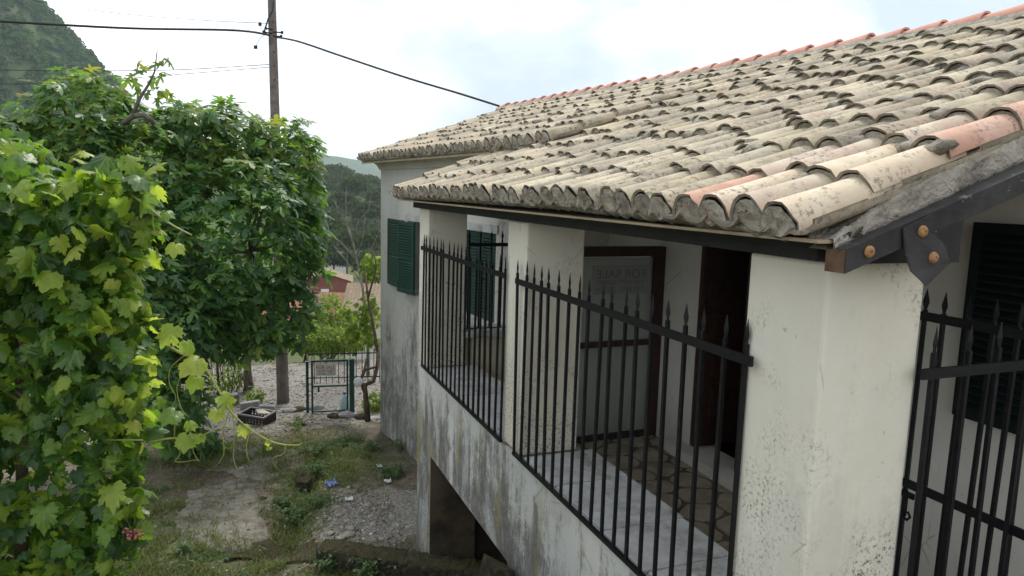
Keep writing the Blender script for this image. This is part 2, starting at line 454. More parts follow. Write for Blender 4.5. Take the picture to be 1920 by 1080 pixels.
# =================================================================== THE SETTING
# ground sheet: fine in the yard, coarse towards the horizon
def axis(lo, hi, step, out):
    a = list(np.arange(lo, hi + 1e-6, step))
    d = step; l = [lo]; h = [hi]
    while l[-1] > -out: d *= 1.28; l.append(l[-1] - d)
    d = step
    while h[-1] < out: d *= 1.28; h.append(h[-1] + d)
    return np.array(l[:0:-1] + a + h[1:])
gx = axis(-4.5, 3.2, 0.075, 7000); gy = axis(5.6, 15.0, 0.075, 7000)
GX, GY = np.meshgrid(gx, gy, indexing='ij')
GZ = hgt(GX, GY)
fine = (GX > -8) & (GX < 6) & (GY > 2) & (GY < 26)
zone = np.zeros(GX.shape + (4,)); zone[..., 3] = 1
for i in range(GX.shape[0]):
    for j in range(GX.shape[1]):
        if fine[i, j]:
            x, y = GX[i, j], GY[i, j]
            a = mnoise.noise(Vector((x * 1.1, y * 1.1, 3.3))); b = mnoise.noise(Vector((x * 5, y * 5, 1.1))); c = mnoise.noise(Vector((x * 17, y * 17, 9.1)))
            GZ[i, j] += 0.045 * a + 0.022 * b + 0.008 * c
            zone[i, j, 0] = a * 0.5 + 0.5
def soft(d, w): return np.clip(0.5 - d / w, 0, 1)
# zone G = gravel, B = green moss/grass tint
grav = soft(np.hypot((GX - 1.55) / 1.0, (GY - 8.35) / 1.0) - 0.85, 0.5)
grav = np.maximum(grav, soft(np.abs(GY - 15.6) - 3.0, 0.5))
zone[..., 1] = grav
gr = soft(np.hypot((GX + 0.9) / 1.1, (GY - 7.6) / 0.9) - 0.9, 0.8)
gr = np.maximum(gr, soft(np.hypot((GX - 1.4) / 1.0, (GY - 10.6) / 1.2) - 0.9, 0.9))
gr = np.maximum(gr, soft(np.hypot((GX - 0.4) / 1.2, (GY - 11.3) / 0.6) - 0.8, 0.7))
gr = np.maximum(gr, soft(np.abs(GX - (0.62 + 0.22 * (GY - 8.6))) - 0.28, 0.4) * (GY > 7.2) * (GY < 11))
gr = np.maximum(gr, soft(np.hypot((GX - 0.9) / 0.8, (GY - 6.8) / 0.5) - 0.8, 0.7))
gr = np.maximum(gr, soft(np.hypot((GX + 1.6) / 1.3, (GY - 9.0) / 1.6) - 0.9, 0.9) * .8)
gr = np.maximum(gr, soft(np.hypot((GX - 0.2) / 1.6, (GY - 11.6) / 0.8) - 0.8, 0.8) * .7)
gr = np.where(GY > 19, 1.0, gr)
zone[..., 2] = gr
def m_ground():
    m = Mat('yard_ground')
    va = m.n.new('ShaderNodeVertexColor'); va.layer_name = 'zone'
    z = m.sep(va.outputs['Color'])
    dirt = m.ramp(m.noise(2.2, 7, 0.65), (0.32, (0.085, 0.070, 0.048)), (0.52, (0.145, 0.124, 0.090)), (0.70, (0.25, 0.228, 0.188)))
    speck = m.ramp(m.noise(55, 4, 0.7), (0.40, 0.55), (0.60, 1.35))
    dirt = m.mix(0.8, dirt, speck, 'MULTIPLY')
    vc = m.voro(38, out='Color')
    vg = m.n.new('ShaderNodeRGBToBW'); m.l.new(vc, vg.inputs[0])
    gcol = m.ramp(vg.outputs[0], (0.1, (0.15, 0.138, 0.118)), (0.5, (0.235, 0.22, 0.193)), (0.9, (0.34, 0.32, 0.288)))
    gm = m.ramp(m.math('ADD', z[1], m.math('MULTIPLY', m.math('SUBTRACT', m.noise(6, 5, 0.7), 0.5), 1.3)), (0.40, 0.0), (0.60, 1.0))
    col = m.mix(gm, dirt, gcol)
    grs = m.ramp(m.math('ADD', z[2], m.math('MULTIPLY', m.math('SUBTRACT', m.noise(8, 6, 0.75), 0.5), 1.8)), (0.45, 0.0), (0.75, 1.0))
    gcl = m.ramp(m.noise(20, 4, 0.7), (0.3, (0.045, 0.075, 0.025)), (0.7, (0.13, 0.145, 0.06)))
    col = m.mix(m.math('MULTIPLY', grs, 0.8), col, gcl)
    h = m.math('ADD', m.math('MULTIPLY', m.voro(26), 0.8), m.math('ADD', m.noise(30, 5, 0.7), m.math('MULTIPLY', m.noise(110, 3), 0.4)))
    return m.done(m.bsdf(col, 0.97, m.bump(h, 0.8, 0.025), spec=0.1))
MT['ground'] = m_ground()
ground = grid_mesh(np.stack([GX, GY, GZ], -1), 'ground', MT['ground'], attr=zone)
tag(ground, 'trodden dirt and gravel yard ground between house and vine', 'ground', kind='structure')
def gz(x, y):
    a = mnoise.noise(Vector((x * 1.1, y * 1.1, 3.3))); b = mnoise.noise(Vector((x * 5, y * 5, 1.1)))
    return float(hgt(x, y)) + 0.045 * a + 0.022 * b

# concrete path slabs: irregular worn sheets standing a little proud of the dirt
MT['concrete'] = m_rough('worn_concrete', (0.165, 0.15, 0.12), (0.285, 0.265, 0.225), 8, 1.0, 0.04, (0.105, 0.09, 0.06), 0.97, 90)
def m_moss():
    m = Mat('mossy_stone')
    c = m.ramp(m.noise(16, 7, 0.75), (0.34, (0.030, 0.027, 0.020)), (0.52, (0.085, 0.075, 0.055)), (0.70, (0.19, 0.17, 0.13)))
    nzv = m.sep(m.geo.outputs['Normal'])[2]
    up = m.math('MULTIPLY', m.range(nzv, 0.3, 0.8), m.ramp(m.noise(7, 6, 0.75), (0.38, 0.0), (0.55, 1.0)))
    ms = m.ramp(m.noise(60, 4, 0.7), (0.35, (0.050, 0.050, 0.018)), (0.65, (0.135, 0.125, 0.055)))
    c = m.mix(m.math('MULTIPLY', up, 0.8), c, ms)
    h = m.math('ADD', m.noise(22, 7, 0.75), m.math('MULTIPLY', m.noise(90, 4, 0.7), 0.6))
    return m.done(m.bsdf(c, 0.98, m.bump(h, 1.0, 0.05), spec=0.1))
MT['moss'] = m_moss()
def slab(name, pix, lift, mat, label, dz=0.0):
    pts = [gnd(*p) for p in pix]
    out = []
    n = len(pts)
    for i in range(n):                                   # ragged outline
        a, b = pts[i], pts[(i + 1) % n]
        k = max(2, int(np.linalg.norm(b - a) / 0.10))
        for t in range(k):
            p = a + (b - a) * t / k
            j = 0.13 * mnoise.noise(Vector((p[0] * 5, p[1] * 5, 0.5))) + 0.03 * mnoise.noise(Vector((p[0] * 23, p[1] * 23, 0.5)))
            d = nrm(p - np.mean(pts, 0)); out.append(p + d * j)
    c = np.mean(pts, 0); n = len(out)
    rings = [1.0, 0.96, 0.8, 0.6, 0.4, 0.2]
    vs = []
    for ri, r in enumerate(rings):
        for p in out:
            q = c + (p - c) * r
            z = gz(q[0], q[1]) + (lift + dz + 0.012 * mnoise.noise(Vector((q[0] * 9, q[1] * 9, 4))) if ri > 0 else -lift * 0.3)
            vs.append((q[0], q[1], z))
    fs = []
    for r in range(len(rings) - 1):
        for i in range(n): fs.append((r * n + i, r * n + (i + 1) % n, (r + 1) * n + (i + 1) % n, (r + 1) * n + i))
    vs.append((c[0], c[1], gz(c[0], c[1]) + lift + dz)); k = len(vs) - 1
    for i in range(n): fs.append(((len(rings) - 1) * n + i, (len(rings) - 1) * n + (i + 1) % n, k))
    sk = [(p[0], p[1], gz(p[0], p[1]) - 0.2) for p in out]; o = len(vs); vs += sk
    for i in range(n): fs.append((i, o + i, o + (i + 1) % n, (i + 1) % n))
    mb = MB().add(vs, fs, 0, True)
    return tag(mb.build(name, mat), label, 'path', kind='structure')
slab('path', [(350, 920), (440, 895), (478, 925), (500, 985), (512, 1012), (460, 1040), (390, 1035), (330, 985)], 0.022, MT['concrete'], 'worn grey concrete path slab beside the weedy drain')
slab('path', [(430, 830), (540, 835), (575, 870), (500, 905), (430, 885), (380, 880)], 0.012, MT['concrete'], 'dirt-covered upper path slab near the crate')
slab('path', [(505, 1012), (592, 1008), (602, 1058), (540, 1063), (470, 1050), (430, 1052)], 0.03, MT['moss'], 'mossy stone slab at the end of the kerb wall')

# ------------------------------------------------------------------ hills and woods
MT['hill'] = m_rough('wooded_slope', (0.030, 0.060, 0.016), (0.080, 0.120, 0.036), 0.06, 0.6, 2.0, (0.10, 0.095, 0.06), 1.0, 0.5)
def hill(name, cx, cy, ang, ru, rv, height, n, base, seed, label, peak=1.0, amp=0.12, nsc=3.0):
    u = np.linspace(-1, 1, n); A, B = np.meshgrid(u, u, indexing='ij')
    P = np.zeros((n, n, 3))
    ca, sa = math.cos(ang), math.sin(ang)
    for i in range(n):
        for j in range(n):
            a, b = A[i, j], B[i, j]
            r = math.hypot(a, b)
            f = max(0.0, 1 - r ** peak)
            f = f * (1 + 0.6 * amp * mnoise.noise(Vector((a * nsc, b * nsc, seed)))) + amp * f * mnoise.noise(Vector((a * nsc * 3, b * nsc * 3, seed + 4))) * 0.5
            X, Y = a * ru, b * rv
            P[i, j] = (cx + ca * X - sa * Y, cy + sa * X + ca * Y, base + height * f)
    o = grid_mesh(P, name, MT['hill'])
    tag(o, label, 'hill', kind='structure')
    return P
def azdir(px): 
    d = cray(px, 345); d[2] = 0; return nrm(d)
# steep mountain at the left, dark wooded ridge beyond the fig tree, two pale ranges far off
mc = azdir(-665) * 640
Pm = hill('mountain', mc[0], mc[1], 0.35, 330, 300, 385, 90, -40, 1.3, 'steep wooded mountain rising behind the fig tree', 1.0, 0.10, 2.0)
rc = azdir(330) * 330
Pr = hill('hill', rc[0], rc[1], 0.25, 215, 150, 39, 80, -22, 5.1, 'dark wooded ridge behind the village roofs', 1.25, 0.12, 3.0)
fc = azdir(560) * 2300
hill('far_hills', fc[0], fc[1], 0.4, 900, 500, 135, 50, -30, 8.2, 'pale blue hill far beyond the wooded ridge', 1.3, 0.2, 2.5)
fc = azdir(420) * 4200
hill('far_hills', fc[0], fc[1], 0.3, 1900, 700, 235, 50, -40, 3.9, 'palest distant range along the horizon', 1.3, 0.2, 3.0)

def ico(sub):
    bm = bmesh.new(); bmesh.ops.create_icosphere(bm, subdivisions=sub, radius=1)
    v = np.array([x.co[:] for x in bm.verts]); f = np.array([[q.index for q in p.verts] for p in bm.faces]); bm.free()
    return v, f
IV, IF = ico(2)
def blob_variants(k, amp=0.35):
    out = []
    for s in range(k):
        v = np.array([p * (1 + amp * (mnoise.noise(Vector(p) * 1.7 + Vector((s * 7.1, 0, 0))) + 0.6 * mnoise.noise(Vector(p) * 4.1 + Vector((0, s * 3.3, 0))))) for p in IV])
        out.append((v, IF, np.zeros(len(IF), int)))
    return out
MT['wood_far'] = m_leaf('far_wood_foliage', [(0.0, (0.020, 0.050, 0.013)), (0.3, (0.050, 0.100, 0.024)), (0.6, (0.030, 0.066, 0.020)), (0.8, (0.085, 0.130, 0.040)), (1.0, (0.055, 0.090, 0.045))], (0.14, 0.26, 0.04), 0.2, 0.9, 0.1)
def visible(P, npad=80):
    c = (P - V(0, 0, CZ)) @ RM
    d = -c[..., 2]
    px = 960 + 1333 * c[..., 0] / np.maximum(d, 0.1); py = 540 - 1333 * c[..., 1] / np.maximum(d, 0.1)
    return (d > 0.2) & (px > -npad) & (px < 1920 + npad) & (py > -npad) & (py < 1080 + npad), px, py, d
# wood on the near ridge: crowns of many leaf-sized faces
def leaf_crown(n, seed, q0=0.05, q1=0.11):
    r = np.random.default_rng(seed)
    d = r.normal(size=(n, 3)); d /= np.linalg.norm(d, axis=1)[:, None]; d[:, 2] = np.abs(d[:, 2]) * 1.15 - 0.35
    lump = np.array([1 + 0.35 * mnoise.noise(Vector(p) * 2.3 + Vector((seed, 0, 0))) for p in d])
    p = d * (r.uniform(0.72, 1.0, n) * lump)[:, None]
    e1 = r.normal(size=(n, 3)); e1 /= np.linalg.norm(e1, axis=1)[:, None]
    e2 = np.cross(e1, d + 0.5 * r.normal(size=(n, 3))); e2 /= np.linalg.norm(e2, axis=1)[:, None]
    s = r.uniform(q0, q1, n)[:, None]
    v = np.stack([p - e1 * s, p + e2 * s * 0.7, p + e1 * s, p - e2 * s * 0.7], 1).reshape(-1, 3)
    f = np.arange(4 * n).reshape(n, 4)
    return v, f, np.zeros(n, int)
# canopy of the mountain: rough crowns, one mass
def canopy(name, P, n, rmin, rmax, label, seed, xr):
    r = np.random.default_rng(seed)
    pts = []
    g = P.shape[0]
    while len(pts) < n:
        i, j = r.random(2) * (g - 1.001)
        a, b = int(i), int(j); fa, fb = i - a, j - b
        q = P[a, b] * (1 - fa) * (1 - fb) + P[a + 1, b] * fa * (1 - fb) + P[a, b + 1] * (1 - fa) * fb + P[a + 1, b + 1] * fa * fb
        ok, px, py, d = visible(q[None], 200)
        if not ok[0] or px[0] > xr: continue
        pts.append(q)
    T = []
    for q in pts:
        s = r.uniform(rmin, rmax)
        m = np.eye(4); a = r.uniform(0, 6.28)
        m[:3, :3] = np.array([[math.cos(a), -math.sin(a), 0], [math.sin(a), math.cos(a), 0], [0, 0, 0.8]]) * s
        m[:3, 3] = q + V(0, 0, 0.25 * s); T.append(m)
    o = joined(name, [leaf_crown(64, 60 + k, .16, .34) for k in range(5)], T, r.integers(0, 5, n), MT['wood_far'], smooth=False)
    return tag(o, label, 'woods', kind='stuff')
canopy('woods', Pm, 6000, 2.0, 5.6, 'scrubby forest covering the steep mountain', 3, 420)

CROWN = [leaf_crown(300, k, .06, .13) for k in range(4)]
MT['olive_far'] = m_leaf('ridge_tree_foliage', [(0.0, (0.022, 0.040, 0.016)), (0.35, (0.040, 0.065, 0.026)), (0.6, (0.055, 0.075, 0.045)), (0.85, (0.070, 0.095, 0.035)), (1.0, (0.10, 0.12, 0.05))], (0.10, 0.16, 0.05), 0.2, 0.8, 0.1)
def ridge_wood():
    r = np.random.default_rng(21); T = []; g = Pr.shape[0]; cnt = 0
    while cnt < 620:
        i, j = r.random(2) * (g - 1.001); q = Pr[int(i), int(j)]
        ok, px, py, d = visible(q[None], 60)
        if not ok[0] or px[0] > 790 or px[0] < 20 or (px[0] < 540 and r.random() < .8): continue
        s = r.uniform(2.6, 4.8); a = r.uniform(0, 6.28); m = np.eye(4)
        m[:3, :3] = np.array([[math.cos(a), -math.sin(a), 0], [math.sin(a), math.cos(a), 0], [0, 0, 0.85]]) * s
        m[:3, 3] = q + V(0, 0, 0.4 * s); T.append(m); cnt += 1
    o = joined('woods', CROWN, T, r.integers(0, 4, len(T)), MT['olive_far'], smooth=False)
    tag(o, 'dark olive wood covering the ridge behind the village', 'woods', kind='stuff')
ridge_wood()

# =================================================================== THE HOUSE
house = empty('house', 'cream stucco house with pillared terrace under an old clay tile roof', 'house')
house.location = tuple(W(1.3, 3.9, -2.2))
bpy.context.view_layer.update()
HINV = house.matrix_world.inverted() if False else Matrix.Translation(-Vector(house.location))
def part(o, parent=house):
    """parent a world-space mesh object to a thing standing at a translated base"""
    o.parent = parent; o.matrix_parent_inverse = HINV
    return o
def sub(o, parent):
    o.parent = parent; return o
def wallgrid(mb, p0, p1, z0, z1, holes, thick, m=0, into=1.0, hm_=0):
    """vertical wall from p0 to p1 (2-D), holes = (s0,s1,za,zb); outer face on the line, body behind"""
    p0 = V(*p0); p1 = V(*p1); L = np.linalg.norm(p1 - p0); d = (p1 - p0) / L
    nrmv = V(d[1], -d[0]) * into          # towards the inside
    ss = sorted({0.0, L, *[h[0] for h in holes], *[h[1] for h in holes]}); zz = sorted({z0, z1, *[h[2] for h in holes], *[h[3] for h in holes]})
    def q(s, z, t): p = p0 + d * s + nrmv * t; return (p[0], p[1], z)
    for a, b in zip(ss[:-1], ss[1:]):
        for c, e in zip(zz[:-1], zz[1:]):
            sm, zm = (a + b) / 2, (c + e) / 2
            if any(h[0] < sm < h[1] and h[2] < zm < h[3] for h in holes): continue
            for t in (0, thick): mb.add([q(a, c, t), q(b, c, t), q(b, e, t), q(a, e, t)], [(0, 1, 2, 3)], m)
    for h in holes:
        a, b, c, e = h
        for A, B in (((a, c), (b, c)), ((b, c), (b, e)), ((b, e), (a, e)), ((a, e), (a, c))):
            mb.add([q(*A, 0), q(*B, 0), q(*B, thick), q(*A, thick)], [(0, 1, 2, 3)], hm_)
    for A, B in (((0, z0), (L, z0)), ((L, z0), (L, z1)), ((L, z1), (0, z1)), ((0, z1), (0, z0))):
        mb.add([q(*A, 0), q(*B, 0), q(*B, thick), q(*A, thick)], [(0, 1, 2, 3)], m)
    return mb
MC = V(1.30, 6.70); MD = V(1.605, 3.88)               # the long wall, far corner to the terrace
MDIR = nrm(MD - MC); MIN = V(-MDIR[1], MDIR[0])       # along the wall towards the camera; inwards (+x)
if MIN[0] < 0: MIN = -MIN
def onwall(px, py, off=0.0):
    """s along the main wall (survey units) and height of a picture point on it"""
    d = cray(px, py) / S * S
    n = MIN; c = np.dot(MC - MIN * off, n)
    t = c / np.dot(d[:2] / 1.0, n); p = d * t
    return float(np.dot(p[:2] - (MC - MIN * off), MDIR)), float(p[2])
def mwp(s, z, off=0.0):
    p = MC + MDIR * s - MIN * off
    return W(p[0], p[1], z)
WA = (onwall(765, 480)[0], onwall(822, 480)[0]); WB = (onwall(866, 500)[0], onwall(929, 500)[0])
ZW0, ZW1 = -0.865, -0.275
holes = [(WA[0] * S, WA[1] * S, CZ + ZW0 * S, CZ + ZW1 * S), (WB[0] * S, WB[1] * S, CZ + ZW0 * S, CZ + ZW1 * S)]
mb = MB()
wallgrid(mb, MC * S, MD * S, -1.2, CZ + 0.225 * S, holes, 0.35, 0, -1.0)
w = part(mb.build('wall', MT['wall']))
# far gable wall and back, ends of the house body
GC = MC + MIN * 3.1
mb = MB(); wallgrid(mb, (MC + MIN * 0.196) * S, GC * S, -1.2, CZ + 0.225 * S, [], 0.35, 0, 1.0)
p = [W(*(MC + MIN * 0.2), 0.225), W(*GC, 0.225), W(*(MC + MIN * 1.5), 0.78)]
mb.prism(p, (0, 0, 0), (0.03, -0.3, 0)); part(mb.build('gable_wall', MT['wall']))
# cornice: cove profile under the main eave, returned round the corner
prof = [(0.0, 0.158), (0.014, 0.160), (0.018, 0.176), (0.030, 0.200), (0.055, 0.222), (0.082, 0.236), (0.088, 0.256), (0.0, 0.262)]
mb = MB(); ring = []
for (o, z) in prof:
    a = MC - MIN * o - MDIR * (o + 0.002); b = MC - MIN * o + MDIR * 3.4
    ring.append((W(a[0], a[1], z), W(b[0], b[1], z)))
n = len(prof)
vs = [r[0] for r in ring] + [r[1] for r in ring]
mb.add(vs, [(i, i + 1, n + i + 1, n + i) for i in range(n - 1)])
vs2 = []
for (o, z) in prof:
    a = MC - MIN * o - MDIR * (o + 0.002); b = MC + MIN * 3.1 - MDIR * (o + 0.002)
    vs2 += [W(a[0], a[1], z), W(b[0], b[1], z)]
mb.add(vs2, [(2 * i, 2 * i + 1, 2 * i + 3, 2 * i + 2) for i in range(n - 1)])
part(mb.build('cornice', MT['cornice']))

# ------------------------------------------------------------------ shutters and windows of the long wall
def make_shutter(name, w, h, mat, nslat, parent, M, two=True):
    """leaf in local x (width), z (height), y thickness; slats are sub-parts sharing one mesh"""
    fr = 0.055; t = 0.035
    mb = MB()
    mb.box((0, -t / 2, 0), (fr, t / 2, h)).box((w - fr, -t / 2, 0), (w, t / 2, h))
    mb.box((fr, -t / 2, 0), (w - fr, t / 2, fr)).box((fr, -t / 2, h - fr), (w - fr, t / 2, h)).box((fr, -t / 2, h * .5 - fr / 2), (w - fr, t / 2, h * .5 + fr / 2))
    mb.box((fr, 0.010, fr), (w - fr, 0.014, h - fr))
    o = mb.build(name, mat); o.parent = parent; o.matrix_parent_inverse = HINV; o.matrix_basis = M
    sl = MB(); pitch = (h - 2 * fr) / nslat
    a = 0.7
    pts = [(fr, -0.020, 0.0), (fr, 0.012, pitch * a), (fr, 0.012, pitch * a + 0.008), (fr, -0.020, 0.010)]
    sl.prism(pts, (0, 0, 0), (w - 2 * fr, 0, 0))
    me = sl.mesh('slat', mat)
    for k in range(nslat):
        z = fr + k * pitch
        if abs(z + pitch / 2 - h / 2) < fr * 0.8: continue
        s = link('slat', me, o); s.location = (0, 0, z)
    return o
def frame_at(p, xdir2, ang=0.0):
    """local x along xdir2 (horizontal), local -y facing outwards (-x side)"""
    x = V(xdir2[0], xdir2[1], 0); x = nrm(x)
    c, s = math.cos(ang), math.sin(ang)
    x = V(c * x[0] - s * x[1], s * x[0] + c * x[1], 0)
    y = V(-x[1], x[0], 0)
    m = np.eye(4); m[:3, 0] = x; m[:3, 1] = y; m[:3, 2] = (0, 0, 1); m[:3, 3] = p
    return toM(m)
HS = (ZW1 - ZW0) * S
# window behind the corner pillar: far leaf folded flat on the wall, near leaf half open
s0 = onwall(729, 470, .02)[0]; s1 = onwall(757, 470, .02)[0]
make_shutter('shutter', (s1 - s0) * S, HS, MT['green'], 24, house, frame_at(mwp(s0, ZW0, 0.025), MDIR))
make_shutter('shutter', 0.50, HS * 1.0, MT['green'], 24, house, frame_at(mwp(s1 + .09, ZW0, 0.10), MDIR, 0.16))
# window seen through the railings: closed pair of leaves
wB = (WB[1] - WB[0]) * S
for k in range(2):
    make_shutter('shutter', wB / 2 - 0.012, HS - 0.02, MT['green'], 24, house, frame_at(mwp(WB[0] + 0.004 + k * (WB[1] - WB[0]) / 2, ZW0 + 0.005, -0.03), MDIR))
def window_trim(sa, sb):
    for nm, (a, b, z0, z1, o) in zip(('window_lintel', 'window_sill'), ((sa - .035, sb + .035, ZW1 + .003, ZW1 + .055, .012), (sa - .05, sb + .05, ZW0 - .035, ZW0 - .003, .03))):
        mb = MB()
        P0, P1 = mwp(a, z0, -.02), mwp(b, z0, -.02); Q0, Q1 = mwp(a, z0, o), mwp(b, z0, o); dz = V(0, 0, (z1 - z0) * S)
        mb.add([Q0, Q1, P1, P0, Q0 + dz, Q1 + dz, P1 + dz, P0 + dz], [(0, 3, 2, 1), (4, 5, 6, 7), (0, 1, 5, 4), (1, 2, 6, 5), (2, 3, 7, 6), (3, 0, 4, 7)])
        part(mb.build(nm, MT['coping']))
window_trim(WA[0], WA[1]); window_trim(WB[0], WB[1])
# glass of the half open window
mb = MB()
P0, P1 = mwp(WA[0], ZW0, -.10), mwp(WA[1], ZW0, -.10); dz = V(0, 0, HS); dn = np.append(MIN, 0) * 0.02
MT['pane'] = m_plain('dark_pane', (0.02, 0.025, 0.028), 0.08, 0.2, 3, 0.0, 0.6)
mb.add([P0, P1, P1 + dz, P0 + dz, P0 + dn, P1 + dn, P1 + dz + dn, P0 + dz + dn], [(0, 1, 2, 3), (7, 6, 5, 4), (0, 4, 5, 1), (2, 6, 7, 3)])
part(mb.build('window_pane', MT['pane']))

# ------------------------------------------------------------------ terrace: pillars, parapet, beam
PT = -0.112
def pillar(x0, x1, y0, y1, z0, z1, mat):
    a = W(x0, y0, z0); b = W(x1, y1, z1)
    me = bevel_box(tuple(a), tuple(b), 0.014, 2); me.materials.append(mat)
    return part(link('pillar', me))
pillar(1.0, 1.222, 3.80, 4.005, -1.0, PT, MT['cream'])
pillar(1.0, 1.236, 2.395, 2.592, -1.0, PT, MT['cream'])
pillar(1.0, 1.243, 0.977, 1.190, -1.36, PT, MT['cream'])
# parapet wall with the low opening below the terrace
mb = MB()
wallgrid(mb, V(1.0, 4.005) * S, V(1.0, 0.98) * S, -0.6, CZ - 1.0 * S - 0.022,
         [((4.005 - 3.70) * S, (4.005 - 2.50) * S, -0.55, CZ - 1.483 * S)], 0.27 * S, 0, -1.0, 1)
MT['cellar_shade'] = m_rough('shaded_cellar_wall', (0.075, 0.06, 0.042), (0.13, 0.105, 0.075), 4, 0.6, 0.02, (0.04, 0.035, 0.028))  # dark brown stands in for shade, also on the opening's reveals and the slab
parapet = part(mb.build('parapet', [MT['parapet'], MT['cellar_shade']]))
# far end of the terrace: higher parapet with its own ledge
mb = MB()
mb.box(tuple(W(1.274, 3.83, -1.36)), tuple(W(1.62, 3.985, -0.845)))
part(mb.build('end_parapet', MT['cream_clean']))
me = bevel_box(tuple(W(1.225, 3.80, -0.842)), tuple(W(1.60, 3.995, -0.806)), 0.008); me.materials.append(MT['coping'])
part(link('ledge_slab', me))
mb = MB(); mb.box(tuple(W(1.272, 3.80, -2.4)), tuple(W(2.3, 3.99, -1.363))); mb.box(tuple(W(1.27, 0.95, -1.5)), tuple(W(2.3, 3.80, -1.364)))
part(mb.build('terrace_slab', MT['cellar_shade']))
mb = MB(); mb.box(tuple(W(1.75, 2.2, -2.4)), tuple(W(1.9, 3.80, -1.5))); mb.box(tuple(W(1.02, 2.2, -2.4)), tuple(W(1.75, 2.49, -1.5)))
part(mb.build('shaded_cellar_wall', MT['cellar_shade']))
# coping slabs, each its own piece with open joints
def coping(y0, y1, n):
    r = random.Random(int(y0 * 100)); ys = [y0 + (y1 - y0) * (k + (r.uniform(-.12, .12) if 0 < k < n else 0)) / n for k in range(n + 1)]
    for a, b in zip(ys[:-1], ys[1:]):
        x1 = 1.292 + r.uniform(-.004, .012)
        me = bevel_box(tuple(W(1.012 + r.uniform(-.003, .003), a + .0035, -1.012)), tuple(W(x1, b - .0035, -1.0 + r.uniform(-.002, .002))), 0.006, 1)
        me.materials.append(MT['coping']); sub(link('coping_slab', me), parapet)
coping(2.60, 3.795, 4); coping(1.195, 2.390, 4)
# beam under the eave
mb = MB(); mb.box(tuple(W(0.975, 0.985, PT + .002)), tuple(W(1.125, 4.06, -0.050))); part(mb.build('beam', MT['blackwood']))
# floor of the terrace: crazy paving, every stone a piece
fx0, fx1, fy0, fy1 = 1.275 * S, 2.12 * S, 0.96 * S, 3.795 * S
zf = CZ - 1.30 * S
mb = MB(); mb.box((fx0, fy0, zf - 0.108), (fx1, fy1, zf)); tf = part(mb.build('terrace_floor', MT['grout']))
sites = []
rr = random.Random(5)
for _ in range(4000):
    p = (rr.uniform(fx0, fx1), rr.uniform(fy0, fy1))
    if all((p[0] - q[0]) ** 2 + (p[1] - q[1]) ** 2 > 0.235 ** 2 for q in sites): sites.append(p)
def clip(poly, a, n):
    out = []
    for i in range(len(poly)):
        p, q = poly[i], poly[(i + 1) % len(poly)]
        dp = (p[0] - a[0]) * n[0] + (p[1] - a[1]) * n[1]; dq = (q[0] - a[0]) * n[0] + (q[1] - a[1]) * n[1]
        if dp <= 0: out.append(p)
        if dp * dq < 0:
            t = dp / (dp - dq); out.append((p[0] + (q[0] - p[0]) * t, p[1] + (q[1] - p[1]) * t))
    return out
for p in sites:
    poly = [(fx0 + .01, fy0 + .01), (fx1 - .01, fy0 + .01), (fx1 - .01, fy1 - .01), (fx0 + .01, fy1 - .01)]
    for q in sites:
        if q is p: continue
        d = math.hypot(q[0] - p[0], q[1] - p[1])
        if d > 0.9: continue
        n = ((q[0] - p[0]) / d, (q[1] - p[1]) / d)
        poly = clip(poly, (p[0] + n[0] * (d / 2 - .019), p[1] + n[1] * (d / 2 - .019)), n)
    if len(poly) < 3: continue
    sm = []
    for i in range(len(poly)):                            # cut the corners: rounded stones
        a, b = poly[i], poly[(i + 1) % len(poly)]
        sm += [(a[0] * .8 + b[0] * .2, a[1] * .8 + b[1] * .2), (a[0] * .2 + b[0] * .8, a[1] * .2 + b[1] * .8)]
    mb = MB(); zt = zf + rr.uniform(.008, .016)
    mb.prism([(x, y, 0) for x, y in sm], (0, 0, zf - .002), (0, 0, zt)); sub(mb.build('flagstone', MT['flag']), tf)
# back wall of the terrace with doorway and a dark shuttered window
XB = 2.12
mb = MB()
D0, D1 = (3.9 - 2.86) * S, (3.9 - 2.50) * S
wallgrid(mb, V(XB, 3.9) * S, V(XB, 0.2) * S, CZ - 1.6 * S, CZ + 0.32 * S, [(D0, D1, zf + 0.02, CZ - 0.20 * S)], 0.16 * S, 0, -1.0)
part(mb.build('terrace_back_wall', MT['white']))
mb = MB(); mb.box(tuple(W(1.62, 3.80, -1.30)), tuple(W(XB - .002, 3.90, 0.2))); part(mb.build('terrace_end_wall', MT['white']))
mb = MB(); mb.box(tuple(W(XB - .085, 2.40, -1.299)), tuple(W(XB + .1, 2.98, -1.245))); part(mb.build('door_step', MT['marble']))
# dark hall behind the doorway (five sides)
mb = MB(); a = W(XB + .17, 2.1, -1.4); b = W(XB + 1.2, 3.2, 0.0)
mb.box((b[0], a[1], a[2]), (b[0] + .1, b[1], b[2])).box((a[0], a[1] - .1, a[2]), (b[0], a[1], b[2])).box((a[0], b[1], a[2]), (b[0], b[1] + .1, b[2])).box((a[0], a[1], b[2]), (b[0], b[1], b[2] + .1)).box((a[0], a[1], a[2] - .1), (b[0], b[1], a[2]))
part(mb.build('hall', MT['dark']))
